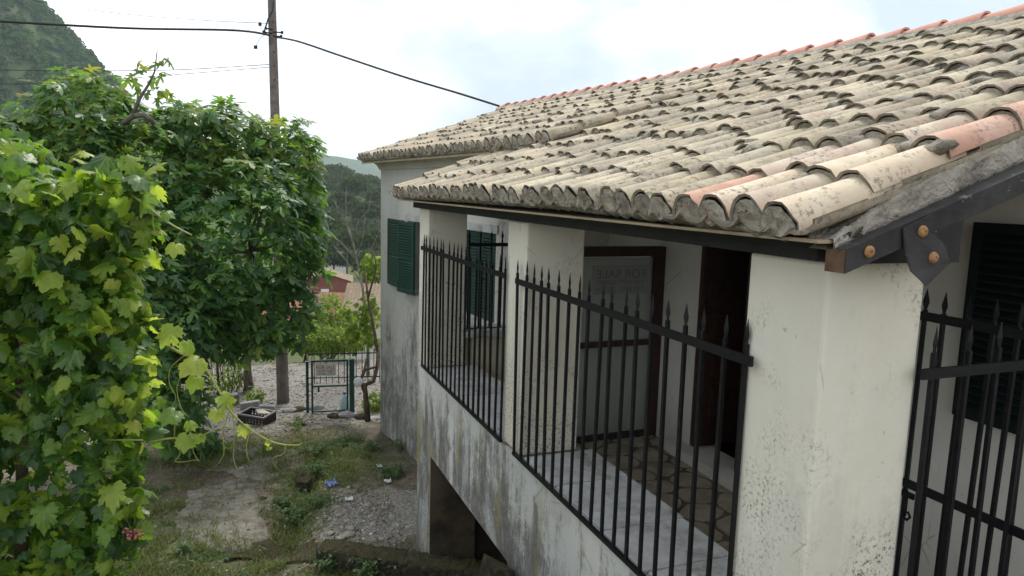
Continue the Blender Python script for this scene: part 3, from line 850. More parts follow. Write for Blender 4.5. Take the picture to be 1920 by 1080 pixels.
# door leaf standing open inside, and its lining
door = MB()
x0, x1, y0 = XB + .02, XB + .40, 2.83
door.box(tuple(W(x0, y0, -1.24)), tuple(W(x1, y0 + .022, -0.205)))
for (za, zb) in ((-1.18, -.92), (-.88, -.58), (-.54, -.26)):
    door.box(tuple(W(x0 + .05, y0 - .008, za)), tuple(W(x1 - .05, y0 + .001, zb)))
part(door.build('door', MT['redwood']))
mb = MB(); mb.box(tuple(W(XB - .008, 2.835, -1.24)), tuple(W(XB + .015, 2.862, -.2))).box(tuple(W(XB - .008, 2.498, -1.24)), tuple(W(XB + .015, 2.52, -.2))).box(tuple(W(XB - .008, 2.52, -.225)), tuple(W(XB + .015, 2.835, -.2)))
part(mb.build('door_frame', MT['redwood']))
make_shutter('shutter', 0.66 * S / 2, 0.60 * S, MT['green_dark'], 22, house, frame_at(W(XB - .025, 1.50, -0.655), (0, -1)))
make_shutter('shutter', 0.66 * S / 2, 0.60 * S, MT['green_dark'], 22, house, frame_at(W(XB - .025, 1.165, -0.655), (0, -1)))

# glazed partition across the terrace
MTg = Mat('frosted_glass')
gnz = MTg.bump(MTg.voro(130), 0.5, 0.004)
g1 = MTg.bsdf((0.46, 0.48, 0.44), 0.25, gnz, spec=0.5)
tr = MTg.n.new('ShaderNodeBsdfTransparent'); tr.inputs[0].default_value = (0.8, 0.82, 0.78, 1)
tl = MTg.n.new('ShaderNodeBsdfTranslucent'); tl.inputs[0].default_value = (0.55, 0.57, 0.52, 1)
ma = MTg.n.new('ShaderNodeMixShader'); ma.inputs[0].default_value = 0.5
mbx = MTg.n.new('ShaderNodeMixShader'); mbx.inputs[0].default_value = 0.30
MTg.l.new(g1, ma.inputs[1]); MTg.l.new(tl.outputs[0], ma.inputs[2]); MTg.l.new(ma.outputs[0], mbx.inputs[1]); MTg.l.new(tr.outputs[0], mbx.inputs[2])
MT['frost'] = MTg.done(mbx.outputs[0])
YP = 3.20
part_o = bpy.data.objects.new('glazed_partition', None); COL.objects.link(part_o); part(part_o)
def psub(o): o.parent = part_o; return o
def pbox(nm, x0, x1, z0, z1, mat, t=0.022):
    mb = MB(); mb.box(tuple(W(x0, YP - t, z0)), tuple(W(x1, YP + t, z1))); return psub(mb.build(nm, mat))
pbox('rail', 1.29, 2.055, -0.318, -0.268, MT['redwood']); pbox('rail', 1.29, 2.055, -0.79, -0.762, MT['redwood']); pbox('rail', 1.29, 2.055, -1.298, -1.262, MT['blackwood'])
pbox('post', 2.057, 2.118, -1.298, -0.268, MT['redwood'], .026); pbox('post', 1.255, 1.288, -1.298, -0.268, MT['redwood'], .026)
pbox('pane', 1.29, 2.055, -0.761, -0.326, MT['frost'], .004); pbox('pane', 1.29, 2.055, -1.261, -0.791, MT['frost'], .004)
# ceiling boards of the terrace
mb = MB()
a0, a1 = W(0.99, .93, -0.045), W(0.99, 4.10, -0.045); b0, b1 = W(2.3, .93, 0.40), W(2.3, 4.10, 0.40)
up = V(0, 0, .015)
mb.add([a0, b0, b1, a1, a0 + up, b0 + up, b1 + up, a1 + up], [(0, 3, 2, 1), (4, 5, 6, 7), (0, 1, 5, 4), (2, 3, 7, 6), (1, 2, 6, 5), (3, 0, 4, 7)])
part(mb.build('ceiling_boards', MT['barge']))

# ------------------------------------------------------------------ roof
def tile_mesh(L, w0, w1, h0, h1, th, seg=8, plug=None, seed=0, sag=0.0):
    """barrel tile along +x (up the slope), crest +z; returns verts, quads, matidx. plug: None, or recess depth of mortar"""
    r = random.Random(seed)
    vs = []; fs = []; mi = []
    def ring(x, w, h, t):
        o = len(vs)
        for k in range(seg + 1):
            a = math.pi * k / seg
            vs.append((x, -math.cos(a) * (w - t), math.sin(a) * (h - t)))
        return o
    j = [r.uniform(-.003, .003) for _ in range(4)]
    A = ring(0, w0 + j[0], h0 + j[1], 0); Mid = ring(L * .45, (w0 + w1) / 2 + j[2], (h0 + h1) / 2 + j[3] - sag, 0); B = ring(L, w1, h1, 0)
    C = ring(0, w0 + j[0], h0 + j[1], th); D = ring(L * .5, (w0 + w1) / 2, (h0 + h1) / 2, th)
    for k in range(A, A + seg + 1): vs[k] = (vs[k][0] + r.uniform(-.006, .006), vs[k][1], vs[k][2])
    for i in range(seg + 1): vs[C + i] = (vs[A + i][0] + .003,) + vs[C + i][1:]
    for i in range(seg):
        fs += [(A + i, A + i + 1, Mid + i + 1, Mid + i), (Mid + i, Mid + i + 1, B + i + 1, B + i), (A + i + 1, A + i, C + i, C + i + 1), (C + i + 1, C + i, D + i, D + i + 1)]
        mi += [0, 0, 2, 2]
    if plug is not None:
        R = []
        for q in (1.0, .72, .4):
            o = len(vs); R.append(o)
            for k in range(seg + 1):
                a = math.pi * k / seg; rad = q
                bul = plug - (1 - q) * r.uniform(-.004, .02) + r.uniform(-.006, .006)
                vs.append((bul, -math.cos(a) * (w0 - th * .8) * rad + r.uniform(-.004, .004) * (q < 1), math.sin(a) * (h0 - th * .8) * rad + r.uniform(-.005, .005) * (q < 1) - .008))
        o = len(vs); vs.append((plug - .01, 0, -.012)); 
        for k in range(len(R) - 1):
            for i in range(seg):
                fs.append((R[k] + i + 1, R[k] + i, R[k + 1] + i, R[k + 1] + i + 1)); mi.append(1)
        for i in range(seg):
            fs.append((R[2] + i + 1, R[2] + i, o, o)); mi.append(1)
    return np.array(vs), fs, mi
def tri_split(fs, mi):
    """all faces as triangles so that they can be stacked in one array"""
    F = []; M_ = []
    for f, m in zip(fs, mi):
        F.append((f[0], f[1], f[2])); M_.append(m)
        if f[3] != f[2]: F.append((f[0], f[2], f[3])); M_.append(m)
    return np.array(F), np.array(M_)
def mk_variant(**kw):
    v, f, m = tile_mesh(**kw); F, M_ = tri_split(f, m)
    return v, F, M_
TL = 0.47; EXP = 0.385
COVER = [mk_variant(L=TL, w0=.083, w1=.068, h0=.080, h1=.066, th=.010, plug=.004 + .008 * (k % 3), seed=k, sag=.002 * (k % 3)) for k in range(8)]
EAVE = [mk_variant(L=TL, w0=.080, w1=.066, h0=.100, h1=.076, th=.011, seg=10, plug=-.006 + .006 * (k % 3), seed=50 + k) for k in range(7)]
def arr_mesh(name, var, mats):
    me = bpy.data.meshes.new(name); raw_mesh(me, var[0], var[1])
    for mm in mats: me.materials.append(mm)
    me.polygons.foreach_set('material_index', np.asarray(var[2], np.int32))
    me.polygons.foreach_set('use_smooth', np.ones(len(me.polygons), bool))
    return me
def sharp(me, ang=40):
    me.set_sharp_from_angle(angle=math.radians(ang)); return me
XE = 0.87
def ez(y): return float(np.interp(y, [0.8, 0.95, 1.35, 1.9, 2.8, 4.2], [-0.012, -0.008, 0.006, 0.016, 0.014, 0.004]))
def ridge_pt(y): 
    t = (6.95 - y) / (6.95 - 2.1); return V(2.62 + 0.46 * t, y, 0.856 - 0.056 * t)
PITCHY = 0.0895
cols = []       # (bottom, top, first_row_is_eave, x_stop)
y = 0.985
while y < 4.16:
    b = V(XE + 0.006 * math.sin(y * 9), y, ez(y)); t = ridge_pt(y + 0.13)
    cols.append((b, t, 1.55 if y > 3.30 else None)); y += PITCHY
ncol_porch = len(cols)
def meave(y): return V(1.123 + 0.104 * (6.8 - y), y, 0.302)
y = 3.36
while y < 6.86:
    cols.append((meave(y), ridge_pt(y + 0.12), None)); y += PITCHY
covers = []; pans = []
rt = random.Random(99)
def basis(b, t):
    D = nrm((t - b)); side = nrm(np.cross(V(0, 0, 1), D)); N = np.cross(D, side)
    return D, side, N
def w3(u): return V(u[0] * S, u[1] * S, CZ + u[2] * S)
for ci, (b, t, xs) in enumerate(cols):
    B = w3(b); T = w3(t); D, side, N = basis(B, T); L = np.linalg.norm(T - B)
    if xs is not None: L = (xs - b[0]) * S / D[0]
    k = 0; s = rt.uniform(-.02, .02); coff = rt.uniform(-.07, .04)
    while s < L - .18:
        odd = 1 if (rt.random() < .05 and k > 0) else 0                     # a few tiles have slipped
        lift = .017 + rt.uniform(-.006, .012) + odd * rt.uniform(0, .02)
        d2 = nrm(D * TL - N * lift + side * rt.uniform(-.024, .024)); n2 = np.cross(d2, side); n2 = nrm(n2); s2 = np.cross(n2, d2)
        wob = .016 * mnoise.noise(Vector((b[1] * 2.1, s * .9, 3.0)))          # old roof: the rows wave a little
        o = B + D * s - N * ((.100 if k == 0 else .090) - lift * .55) + N * (rt.uniform(-.005, .006) + wob) + side * rt.uniform(-.008, .008)
        roll = rt.uniform(-.09, .09) * (1 + 1.5 * odd); c, sn = math.cos(roll), math.sin(roll)
        sa, na = c * s2 + sn * n2, -sn * s2 + c * n2
        wsc = rt.uniform(.94, 1.06)
        covers.append((frame4(o, d2, sa * wsc, na * rt.uniform(.94, 1.05)), k == 0, ci, k))
        k += 1; s += EXP + rt.uniform(-.035, .035) + (coff if k == 1 else 0)
    # pan tiles between this column and the next (one on the outer side of the first)
    nexts = [(-.5, ci == 0 or ci == ncol_porch), (.5, True)]
    for off, yes in nexts:
        if not yes: continue
        s = -.015; k = 0
        while s < L - .1:
            d2 = nrm(D * TL + N * -.018); n2 = nrm(np.cross(d2, side))
            o = B + D * s + side * (off * PITCHY * S) * (1 if side[1] > 0 else -1) - N * .045
            pans.append((frame4(o, d2, side, n2), k == 0, ci, off)); s += EXP; k += 1
roof = bpy.data.objects.new('roof', None)
# deck below the tiles carries the pieces
mb = MB()
def deck(b0, t0, b1, t1, dz0=-.158, th=.022):
    q = [w3(b0), w3(t0), w3(t1), w3(b1)]
    q = [p + V(0, 0, dz0) for p in q]
    lo = [p - V(0, 0, th) for p in q]
    mb.add(q + lo, [(0, 1, 2, 3), (7, 6, 5, 4), (0, 4, 5, 1), (2, 6, 7, 3), (1, 5, 6, 2), (3, 7, 4, 0)])
pb = lambda y: V(XE + .10, y, ez(y) + .036)
ys = np.linspace(0.90, 3.30, 7)
for a, c in zip(ys[:-1], ys[1:]): deck(pb(a), ridge_pt(a + .13), pb(c), ridge_pt(c + .13))
def pstop(y):
    b = V(XE, y, ez(y)); t = ridge_pt(y + .13); k = (1.60 - XE) / (t[0] - XE); return b + (t - b) * k
deck(pb(3.30), pstop(3.30), pb(4.19), pstop(4.19))
deck(meave(3.31) + V(.03, 0, .011), ridge_pt(3.43), meave(6.84) + V(.03, 0, .011), ridge_pt(6.96))
deck(V(5.2, .9, 0.05), ridge_pt(1.03), V(4.6, 6.95, 0.05), ridge_pt(6.96))       # slope on the far side
roof = part(mb.build('roof', MT['board']))
# which cover tiles show largest
ctr = np.array([c[0][:3, 3] for c in covers]); ok, px, py, dd = visible(ctr, 30)
score = np.where(ok, dd, dd + 100); order = np.argsort(score)
big = set(order[:300].tolist())
# the few newer tiles by the gable keep their own clay colours
special = {(0, 0): 'tile_buff', (0, 1): 'tile_buff', (0, 2): 'tile_new', (0, 3): 'tile_new', (1, 0): 'tile_speck', (2, 0): 'tile_buff', (3, 0): 'tile_new', (1, 1): 'tile_buff', (2, 1): 'tile_speck', (3, 1): 'tile_speck', (1, 2): 'tile_speck', (7, 3): 'tile_speck', (12, 5): 'tile_speck'}
cache = {}
rest = []; restp = []
for i, (m, eave, ci, k) in enumerate(covers):
    vi = (ci * 5 + k * 3 + ci // 3) % (7 if eave else 8)
    if i in big:
        mt = special.get((ci, k), 'tile')
        key = (eave, vi, mt)
        if key not in cache: cache[key] = sharp(arr_mesh('roof_tile', (EAVE if eave else COVER)[vi], [MT[mt], MT['mortar'], MT['tile_edge']]))
        o = link('roof_tile', cache[key], roof); o.matrix_basis = toM(m)
    else:
        rest.append(m); restp.append(vi if not eave else 8 + vi % 7)
o = joined('roof_tiles_beyond', COVER + EAVE, rest, restp, [MT['tile'], MT['mortar'], MT['tile_edge']], roof); sharp(o.data); o['kind'] = 'stuff'
# pan tiles: inverted barrels
def pan_variant():
    v, f, m = tile_mesh(L=TL, w0=.074, w1=.084, h0=.052, h1=.058, th=.012, seg=8, seed=5)
    v = v * np.array([1, 1, -1]); F, M_ = tri_split(f, m); return v, F, M_
PAN = pan_variant(); pme = sharp(arr_mesh('pan_tile', PAN, [MT['tile'], MT['mortar'], MT['tile_edge']])); pme2 = sharp(arr_mesh('pan_tile', PAN, [MT['tile_new'], MT['mortar'], MT['tile_edge']]))
rest = []
for (m, eave, ci, off) in pans:
    if eave and ci < 60:
        o = link('pan_tile', pme2 if ci in (3, 2) else pme, roof); o.matrix_basis = toM(m)
    else: rest.append(m)
o = joined('pan_tiles_beyond', [PAN], rest, [0] * len(rest), [MT['tile'], MT['mortar'], MT['tile_edge']], roof); o['kind'] = 'stuff'
# rough mortar bedding under the eave tiles, one lumpy strip per eave
def bedding(pts, name, h0, h1, dep):
    P = []
    for i, p in enumerate(pts):
        row = []
        for k in range(7):
            t = k / 6; z = h0 + (h1 - h0) * t
            j = dep * mnoise.noise(Vector((p[1] * 16, t * 3, 1.0))) + dep * .6 * mnoise.noise(Vector((p[1] * 45, t * 6, 5.0)))
            row.append(p + V(.03 + j + .05 * (abs(t - .5) * 2) ** 2, 0, z + .012 * mnoise.noise(Vector((p[1] * 22, t * 2, 9.0)))))
        P.append(row)
    grid_mesh(np.array(P), name, MT['mortar'], roof)
bedding([w3(V(XE, yy, ez(yy))) for yy in np.arange(0.99, 4.17, .008)], 'mortar_bed', -.122, -.06, .018)
bedding([w3(meave(yy)) for yy in np.arange(3.33, 6.85, .012)], 'mortar_bed', -.135, -.06, .020)
# loose mortar gobs between tiles up the slope
gv = blob_variants(4, 0.45); T = []; pk = []
for i, (m, eave, ci, k) in enumerate(covers):
    if eave or rt.random() < .66: continue
    g = np.eye(4); a = rt.uniform(0, 6.28); sc = np.diag([rt.uniform(.03, .06), rt.uniform(.03, .055), rt.uniform(.018, .035)])
    rz = np.array([[math.cos(a), -math.sin(a), 0], [math.sin(a), math.cos(a), 0], [0, 0, 1]])
    g[:3, :3] = m[:3, :3] @ rz @ sc; g[:3, 3] = m[:3, 3] + m[:3, 0] * rt.uniform(-.03, .02) + m[:3, 1] * rt.choice((-1, 1)) * rt.uniform(.04, .08) + m[:3, 2] * rt.uniform(.02, .05)
    T.append(g); pk.append(rt.randrange(4))
o = joined('mortar_gobs', gv, T, pk, [MT['mortar']], roof, smooth=False); o['kind'] = 'stuff'
# red ridge tiles, each lapping the next
RT = mk_variant(L=.40, w0=.098, w1=.078, h0=.105, h1=.085, th=.016, seg=10, plug=.02, seed=3)
rme = sharp(arr_mesh('ridge_tile', RT, [MT['ridge'], MT['mortar'], MT['ridge']]))
A = w3(ridge_pt(0.95)); Bq = w3(ridge_pt(6.98)); D = nrm(Bq - A); side = nrm(np.cross(V(0, 0, 1), D)); N = np.cross(D, side); s = 0
while s < np.linalg.norm(Bq - A) - .1:
    d2 = nrm(D * .40 - N * .022); o = link('ridge_tile', rme, roof)
    wob = .008 * math.sin(s * 1.7) + rt.uniform(-.006, .006)
    o.matrix_basis = toM(frame4(A + D * s + N * (-.055 + wob), d2, side, np.cross(d2, side))); s += .335
mb = MB(); P = []
for i in range(200):
    p = A + (Bq - A) * i / 199
    P.append([p + side * u * (1 + .25 * mnoise.noise(Vector((i * .6, u * 9, 2)))) + N * (z + .012 * mnoise.noise(Vector((i * .45, u * 20, 4)))) for u, z in ((-.16, -.10), (-.11, -.035), (-.07, -.02), (.07, -.02), (.11, -.035), (.16, -.10))])
grid_mesh(np.array(P), 'ridge_mortar', MT['mortar'], roof)
# cement verge along the near gable, with the black barge board, strap and bolts
b = V(XE, .915, ez(.915)); t = ridge_pt(1.03)
B = w3(b); T_ = w3(t); D = nrm(T_ - B); side = V(0, 1, 0); N = nrm(np.cross(D, side)) ; N = N if N[2] > 0 else -N
L = np.linalg.norm(T_ - B); P = []
n = 420
for i in range(n):
    s = .10 + (L - .10) * i / (n - 1); p = B + D * s; row = []
    prof = [(.085, -.120), (.04, -.100), (.0, -.085), (-.026, -.076), (-.034, -.084), (-.034, -.11), (-.037, -.138), (-.040, -.166), (.06, -.166)]
    if s < .42: f = (s - .10) / .32; prof = [(a, z + (1 - f) * (-.05 if z > -.12 else 0)) for a, z in prof]
    for k, (yy, zz) in enumerate(prof):
        j = mnoise.noise(Vector((s * 6, k * .7, 2))) ; j2 = mnoise.noise(Vector((s * 23, k * 1.3, 7))) + .6 * mnoise.noise(Vector((s * 55, k * 2.3, 3)))
        row.append(p + side * (yy + .007 * j + .006 * j2) + V(0, 0, zz + (.014 * j + .009 * j2) * (1 if k < 7 else .5)))
    P.append(row)
verge = grid_mesh(np.array(P), 'cement_verge', MT['cement'], roof)
mb = MB(); s0 = .105
def bp(s, y, z): q = B + D * s; return V(q[0], y, q[2] + z)
yb0, yb1 = .872 * S, .915 * S
pts = [bp(s0, 0, -.232), bp(L, 0, -.240), bp(L, 0, -.168), bp(s0, 0, -.160)]
mb.prism(pts, (0, yb0, 0), (0, yb1, 0)); barge = part(mb.build('barge_board', MT['barge']))
mb = MB(); e0 = bp(s0 - .004, 0, -.230); e1 = bp(s0 - .004, 0, -.163)
mb.prism([e0, e0 + D * .003, e1 + D * .003, e1], (0, yb0 + .003, 0), (0, yb1 - .003, 0)); sub(mb.build('board_end', MT['rawwood']), barge)
# eave corner board seen under the last tiles
mb = MB(); mb.box(tuple(W(.895, .905, -.072)), tuple(W(.973, 4.12, -.066))); part(mb.build('eave_board', MT['board']))
# black metal strap: a kinked sheet hanging off the board
def stp(px, py, y=.868): 
    d = cray(px, py); return d * (y * S / d[1]) + V(0, 0, CZ)
mb = MB(); q = [stp(*p) for p in ((1692, 428), (1745, 402), (1752, 440), (1770, 462), (1772, 492), (1724, 534), (1702, 508), (1694, 470))]
for i, dyy in zip((4, 5, 6), (-.014, -.02, -.008)): q[i] = q[i] + V(0, dyy, 0)
mb.prism(q, (0, -.004, 0), (0, 0, 0)); strap = part(mb.build('metal_strap', MT['barge']))
def bolt(c, parent):
    mb = MB(); seg = 14; r = .0185
    rings = [(1.0, 0), (1.0, -.004), (.8, -.009), (.45, -.012), (.22, -.012), (.2, -.006)]
    vs = []; fs = []
    for q, dy in rings: vs += [c + V(math.cos(6.2832 * k / seg) * r * q, dy, math.sin(6.2832 * k / seg) * r * q) for k in range(seg)]
    for k in range(len(rings) - 1): fs += [(k * seg + i, k * seg + (i + 1) % seg, (k + 1) * seg + (i + 1) % seg, (k + 1) * seg + i) for i in range(seg)]
    fs.append(tuple(range(5 * seg, 6 * seg)))
    mb.add(vs, fs, 0, True); sub(mb.build('bolt', MT['rust']), parent)
bolt(stp(1629, 472, .871), barge); bolt(stp(1729, 434, .865), strap); bolt(stp(1749, 483, .860), strap)
# rafter end and dark infill between board and pillar
mb = MB(); mb.box(tuple(W(1.02, .915, -.108)), tuple(W(1.245, 1.19, -.03))); part(mb.build('wall_plate', MT['blackwood']))

# ------------------------------------------------------------------ iron railings
def bar_mesh(h, tip):
    r = .0078; mb = MB(); mb.box((-r, -r, 0), (r, r, h - tip)); return mb.mesh('bar', MT['iron'])
def tip_mesh(h, tip, flat='y'):
    mb = MB(); z0 = h - tip; rings = [(z0 - .001, .0078, .0078), (z0 + tip * .12, .009, .006), (z0 + tip * .36, .0155, .007), (z0 + tip * .5, .0125, .006), (z0 + tip, .001, .001)]
    vs = []; fs = []
    for z, a, b in rings:
        a, b = (a, b) if flat == 'x' else (b, a); vs += [(a, 0, z), (0, b, z), (-a, 0, z), (0, -b, z)]
    for k in range(4): fs += [(k * 4 + i, k * 4 + (i + 1) % 4, k * 4 + 4 + (i + 1) % 4, k * 4 + 4 + i) for i in range(4)]
    mb.add(vs, fs); return mb.mesh('spearhead', MT['iron'])
def railing(name, label, cat, a, b, z0, zr, zt, n, ext=(.0, .0), base=True, rails=None, group=None):
    """a, b: 2-D ends (survey units)"""
    A = V(a[0] * S, a[1] * S); Bv = V(b[0] * S, b[1] * S); d = nrm(Bv - A); L = np.linalg.norm(Bv - A)
    root = empty(name, label, cat, group); root.location = (A[0], A[1], CZ + z0 * S); root.rotation_euler = (0, 0, math.atan2(d[1], d[0]))
    h = (zt - z0) * S; tip = .095
    bm_, tm = bar_mesh(h, tip), tip_mesh(h, tip, 'x')
    r = random.Random(int(L * 1000))
    for k in range(n):
        o = link('bar', bm_, root); o.location = (L * k / (n - 1), 0, .0); o.rotation_euler = (r.uniform(-.009, .009), r.uniform(-.011, .011), r.uniform(-.2, .2))
        link('spearhead', tm, o)
    for zz in (rails or [zr]):
        mb = MB(); zc = (zz - z0) * S; mb.box((-ext[0], -.020, zc - .019), (L + ext[1], -.0082, zc + .019)); mb.build('rail', MT['iron'], root)
    if base:
        mb = MB(); mb.box((-.012, -.012, -.012), (L + .012, .012, .008)); mb.build('base_bar', MT['iron'], root)
    return root
XR = 0.988
railing('iron_railing', 'black spear-topped railing between the corner pillar and the middle pillar', 'railing', (XR, 3.868), (XR, 2.582), -1.0, -.328, -.250, 19, (.02, .03), group='railings on the terrace')
railing('iron_railing', 'black spear-topped railing between the middle pillar and the nearest pillar', 'railing', (XR, 2.435), (XR, 1.168), -1.0, -.332, -.250, 19, (.02, .055), group='railings on the terrace')
railing('iron_railing', 'short black railing on the white ledge in front of the green shuttered window', 'railing', (1.262, 3.89), (1.60, 3.89), -.806, -.312, -.230, 6, group='railings on the terrace')
railing('iron_railing', 'black railing panel just behind the right face of the nearest pillar', 'railing', (1.262, .955), (1.535, .955), -1.29, -.327, -.236, 4, (.07, .0), group='railings on the terrace')
gl = railing('iron_gate', 'open black gate leaf with latch standing inside the terrace', 'gate', (1.552, 1.215), (1.552, .90), -1.27, -.272, -.205, 7, (.0, .0), False, [-.271, -.692, -1.2])
mb = MB(); mb.box((-.02, -.035, .985), (.07, -.022, 1.01)).box((.03, -.04, .90), (.045, -.03, .985)).tube([(.035, -.045, .90), (.06, -.045, .89), (.075, -.045, .91), (.06, -.045, .93)], .006, 6)
mb.build('latch', MT['iron'], gl)
# the two sale boards
def text_mesh(txt, size, mat, ext=.0008):
    c = bpy.data.curves.new('lettering', 'FONT'); c.body = txt; c.size = size; c.extrude = ext; c.align_x = 'CENTER'
    o = bpy.data.objects.new('lettering', c); COL.objects.link(o); bpy.context.view_layer.update()
    me = bpy.data.meshes.new_from_object(o.evaluated_get(bpy.context.evaluated_depsgraph_get()))
    bpy.data.objects.remove(o); bpy.data.curves.remove(c); me.materials.clear(); me.materials.append(mat); return me
MT['sign'] = m_plain('sign_white', (0.62, 0.62, 0.60), 0.5, 0.05, 8, 0.02)
MT['sign_back'] = m_plain('sign_paper', (0.25, 0.25, 0.235), 0.6, 0.05, 8, 0.02)
MT['red'] = m_plain('sign_red', (0.42, 0.04, 0.03), 0.5, 0.1, 8, 0.02)
MT['ink'] = m_plain('sign_ink', (0.06, 0.07, 0.08), 0.5, 0.1, 8, 0.02)
MT['ink_faint'] = m_plain('sign_ink_faint', (0.155, 0.15, 0.145), 0.5, 0.1, 8, 0.02)
def sale_sign(M, w, h, mirror, label, mats):
    mb = MB(); mb.box((-w / 2, 0, 0), (w / 2, .006, h)); o = mb.build('sale_sign', mats[0]); o.matrix_world = M
    tag(o, label, 'sign')
    for txt, sz, z, wd, mt in (('FOR SALE', h * .42, h * .56, .88, mats[1]), ('+30 6977 428659', h * .24, h * .33, .86, mats[2]), ('+30 6981 147214', h * .24, h * .10, .86, mats[2])):
        me = text_mesh(txt, sz, mt); xs = [v.co.x for v in me.vertices]; k = wd * w / (max(xs) - min(xs))
        t = link('lettering', me, o); t.location = (0, -.0022, z); t.rotation_euler = (math.pi / 2, 0, 0); t.scale = (-k if mirror else k, 1, 1)
    return o
sale_sign(Matrix.Translation(Vector(W(1.865, YP - .008, -.515))), .325 * S, .15 * S, True, 'faded for sale notice seen reversed on the frosted glass', (MT['sign_back'], MT['ink_faint'], MT['ink_faint']))

# =================================================================== YARD THINGS
# mossy kerb wall climbing to the terrace wall
def lvl(px, py, z):
    d = cray(px, py); return V(0, 0, CZ) + d * ((z - CZ) / d[2])
KA = lvl(604, 1018, 0.20); KB = lvl(955, 1068, 0.24)
def kerb():
    P = []; n = 220
    d = nrm(KB - KA); sd = nrm(np.cross(V(0, 0, 1), d))
    for i in range(n):
        p = KA + (KB - KA) * (i / (n - 1)); row = []
        for k, (u, z) in enumerate(((.16, -.75), (.13, -.35), (.128, -.09), (.125, -.02), (.105, .0), (.05, .004), (0, .006), (-.05, .003), (-.10, .0), (-.122, -.02), (-.128, -.06), (-.12, -.11), (-.132, -.2), (-.15, -.75))):
            j = mnoise.noise(Vector((i * .09, k * .5, 1))); j2 = mnoise.noise(Vector((i * .33, k * 1.3, 6))) + .6 * mnoise.noise(Vector((i * .8, k * 2.3, 3)))
            row.append(p + sd * (u + .020 * j + .010 * j2) + V(0, 0, z + .016 * j + .012 * j2))
        P.append(row)
    c0 = np.mean(P[0], 0); P = [[c0 + (q - c0) * .2 for q in P[0]]] + P
    return grid_mesh(np.array(P), 'kerb_wall', MT['moss'])
tag(kerb(), 'low dark mossy kerb wall running up to the terrace wall', 'kerb wall')
def rock(c, s, mat, seed):
    v = np.array([p * (1 + .35 * mnoise.noise(Vector(p) * 1.3 + Vector((seed * 3.1, 0, 0))) + .15 * mnoise.noise(Vector(p) * 3.7 + Vector((0, seed, 0)))) for p in IV]) * np.array(s) + c
    return MB().add(v, [tuple(f) for f in IF], 0, False)
tag(rock(V(1.70, 4.38, .60), (.17, .34, .80), MT['cellar_shade'], 2).build('rubble_pier', MT['moss']), 'rough grey rubble pier against the terrace wall where the kerb ends', 'pier')
# stump of broken masonry in the drain
c = gnd(568, 915); tag(rock(c + V(0, 0, .06), (.13, .22, .19), MT['moss'], 5).build('broken_masonry', MT['moss']), 'dark lump of broken masonry beside the drain weeds', 'rubble')
c = gnd(492, 938); tag(rock(c, (.06, .07, .06), MT['moss'], 9).build('stone', MT['moss']), 'small dark stone on the edge of the path slab', 'stone')
MT['pale_stone'] = m_rough('pale_stone', (0.22, 0.205, 0.175), (0.36, 0.34, 0.30), 12, 0.6, 0.01, (0.2, 0.18, 0.15))
rs = random.Random(4)
for k, (px_, py_, sz) in enumerate([(637, 968, .05), (652, 978, .045), (660, 992, .06), (655, 1004, .06), (690, 948, .05), (705, 965, .045), (700, 985, .05), (735, 970, .05), (745, 1000, .04), (720, 1012, .05), (640, 1010, .05), (675, 1022, .04), (765, 990, .04), (620, 1000, .04)]):
    c = gnd(px_, py_)
    o = rock(c + V(0, 0, sz * .2), (sz * rs.uniform(.7, 1.3), sz * rs.uniform(.7, 1.3), sz * .5), None, k).build('stone', MT['pale_stone'])
    o.parent = ground
# gravel and grit: one uncountable scatter
T = []; pk = []
SV = []
v0, f0 = ico(1)
for k in range(4):
    SV.append((np.array([p * (1 + .4 * mnoise.noise(Vector(p) * 1.5 + Vector((k * 5, 0, 0)))) for p in v0]) * np.array([1, .8, .5]), f0, np.zeros(len(f0), int)))
def inzone(x, y, ch):
    i = np.searchsorted(gx, x); j = np.searchsorted(gy, y); return zone[min(i, len(gx) - 1), min(j, len(gy) - 1), ch]
cnt = 0
while cnt < 9000:
    y = rs.uniform(6.2, 18.4) if rs.random() < .6 else rs.uniform(6.3, 10); x = rs.uniform(-2.4, 2.6) + .02 * y
    g = inzone(x, y, 1)
    if rs.random() > .12 + .88 * g: continue
    if x > 1.75 + max(0, y - 7.2) * .04 and y < 12: continue
    sz = rs.uniform(.006, .020) if rs.random() < .9 else rs.uniform(.02, .036); a = rs.uniform(0, 6.28); m = np.eye(4)
    m[:3, :3] = np.array([[math.cos(a), -math.sin(a), 0], [math.sin(a), math.cos(a), 0], [0, 0, 1]]) * sz; m[:3, 3] = (x, y, gz(x, y) + sz * .15)
    T.append(m); pk.append(rs.randrange(4)); cnt += 1
MT['grit'] = (lambda m: m.done(m.bsdf(m.ramp(m.rnd(), (0.0, (0.13, 0.118, 0.10)), (0.5, (0.22, 0.205, 0.178)), (0.9, (0.32, 0.30, 0.268)), (1.0, (0.52, 0.50, 0.46))), 0.95, spec=.1)))(Mat('grit'))
tag(joined('gravel', SV, T, pk, [MT['grit']], smooth=False), 'loose grit and gravel lying over the yard', 'gravel', kind='stuff')

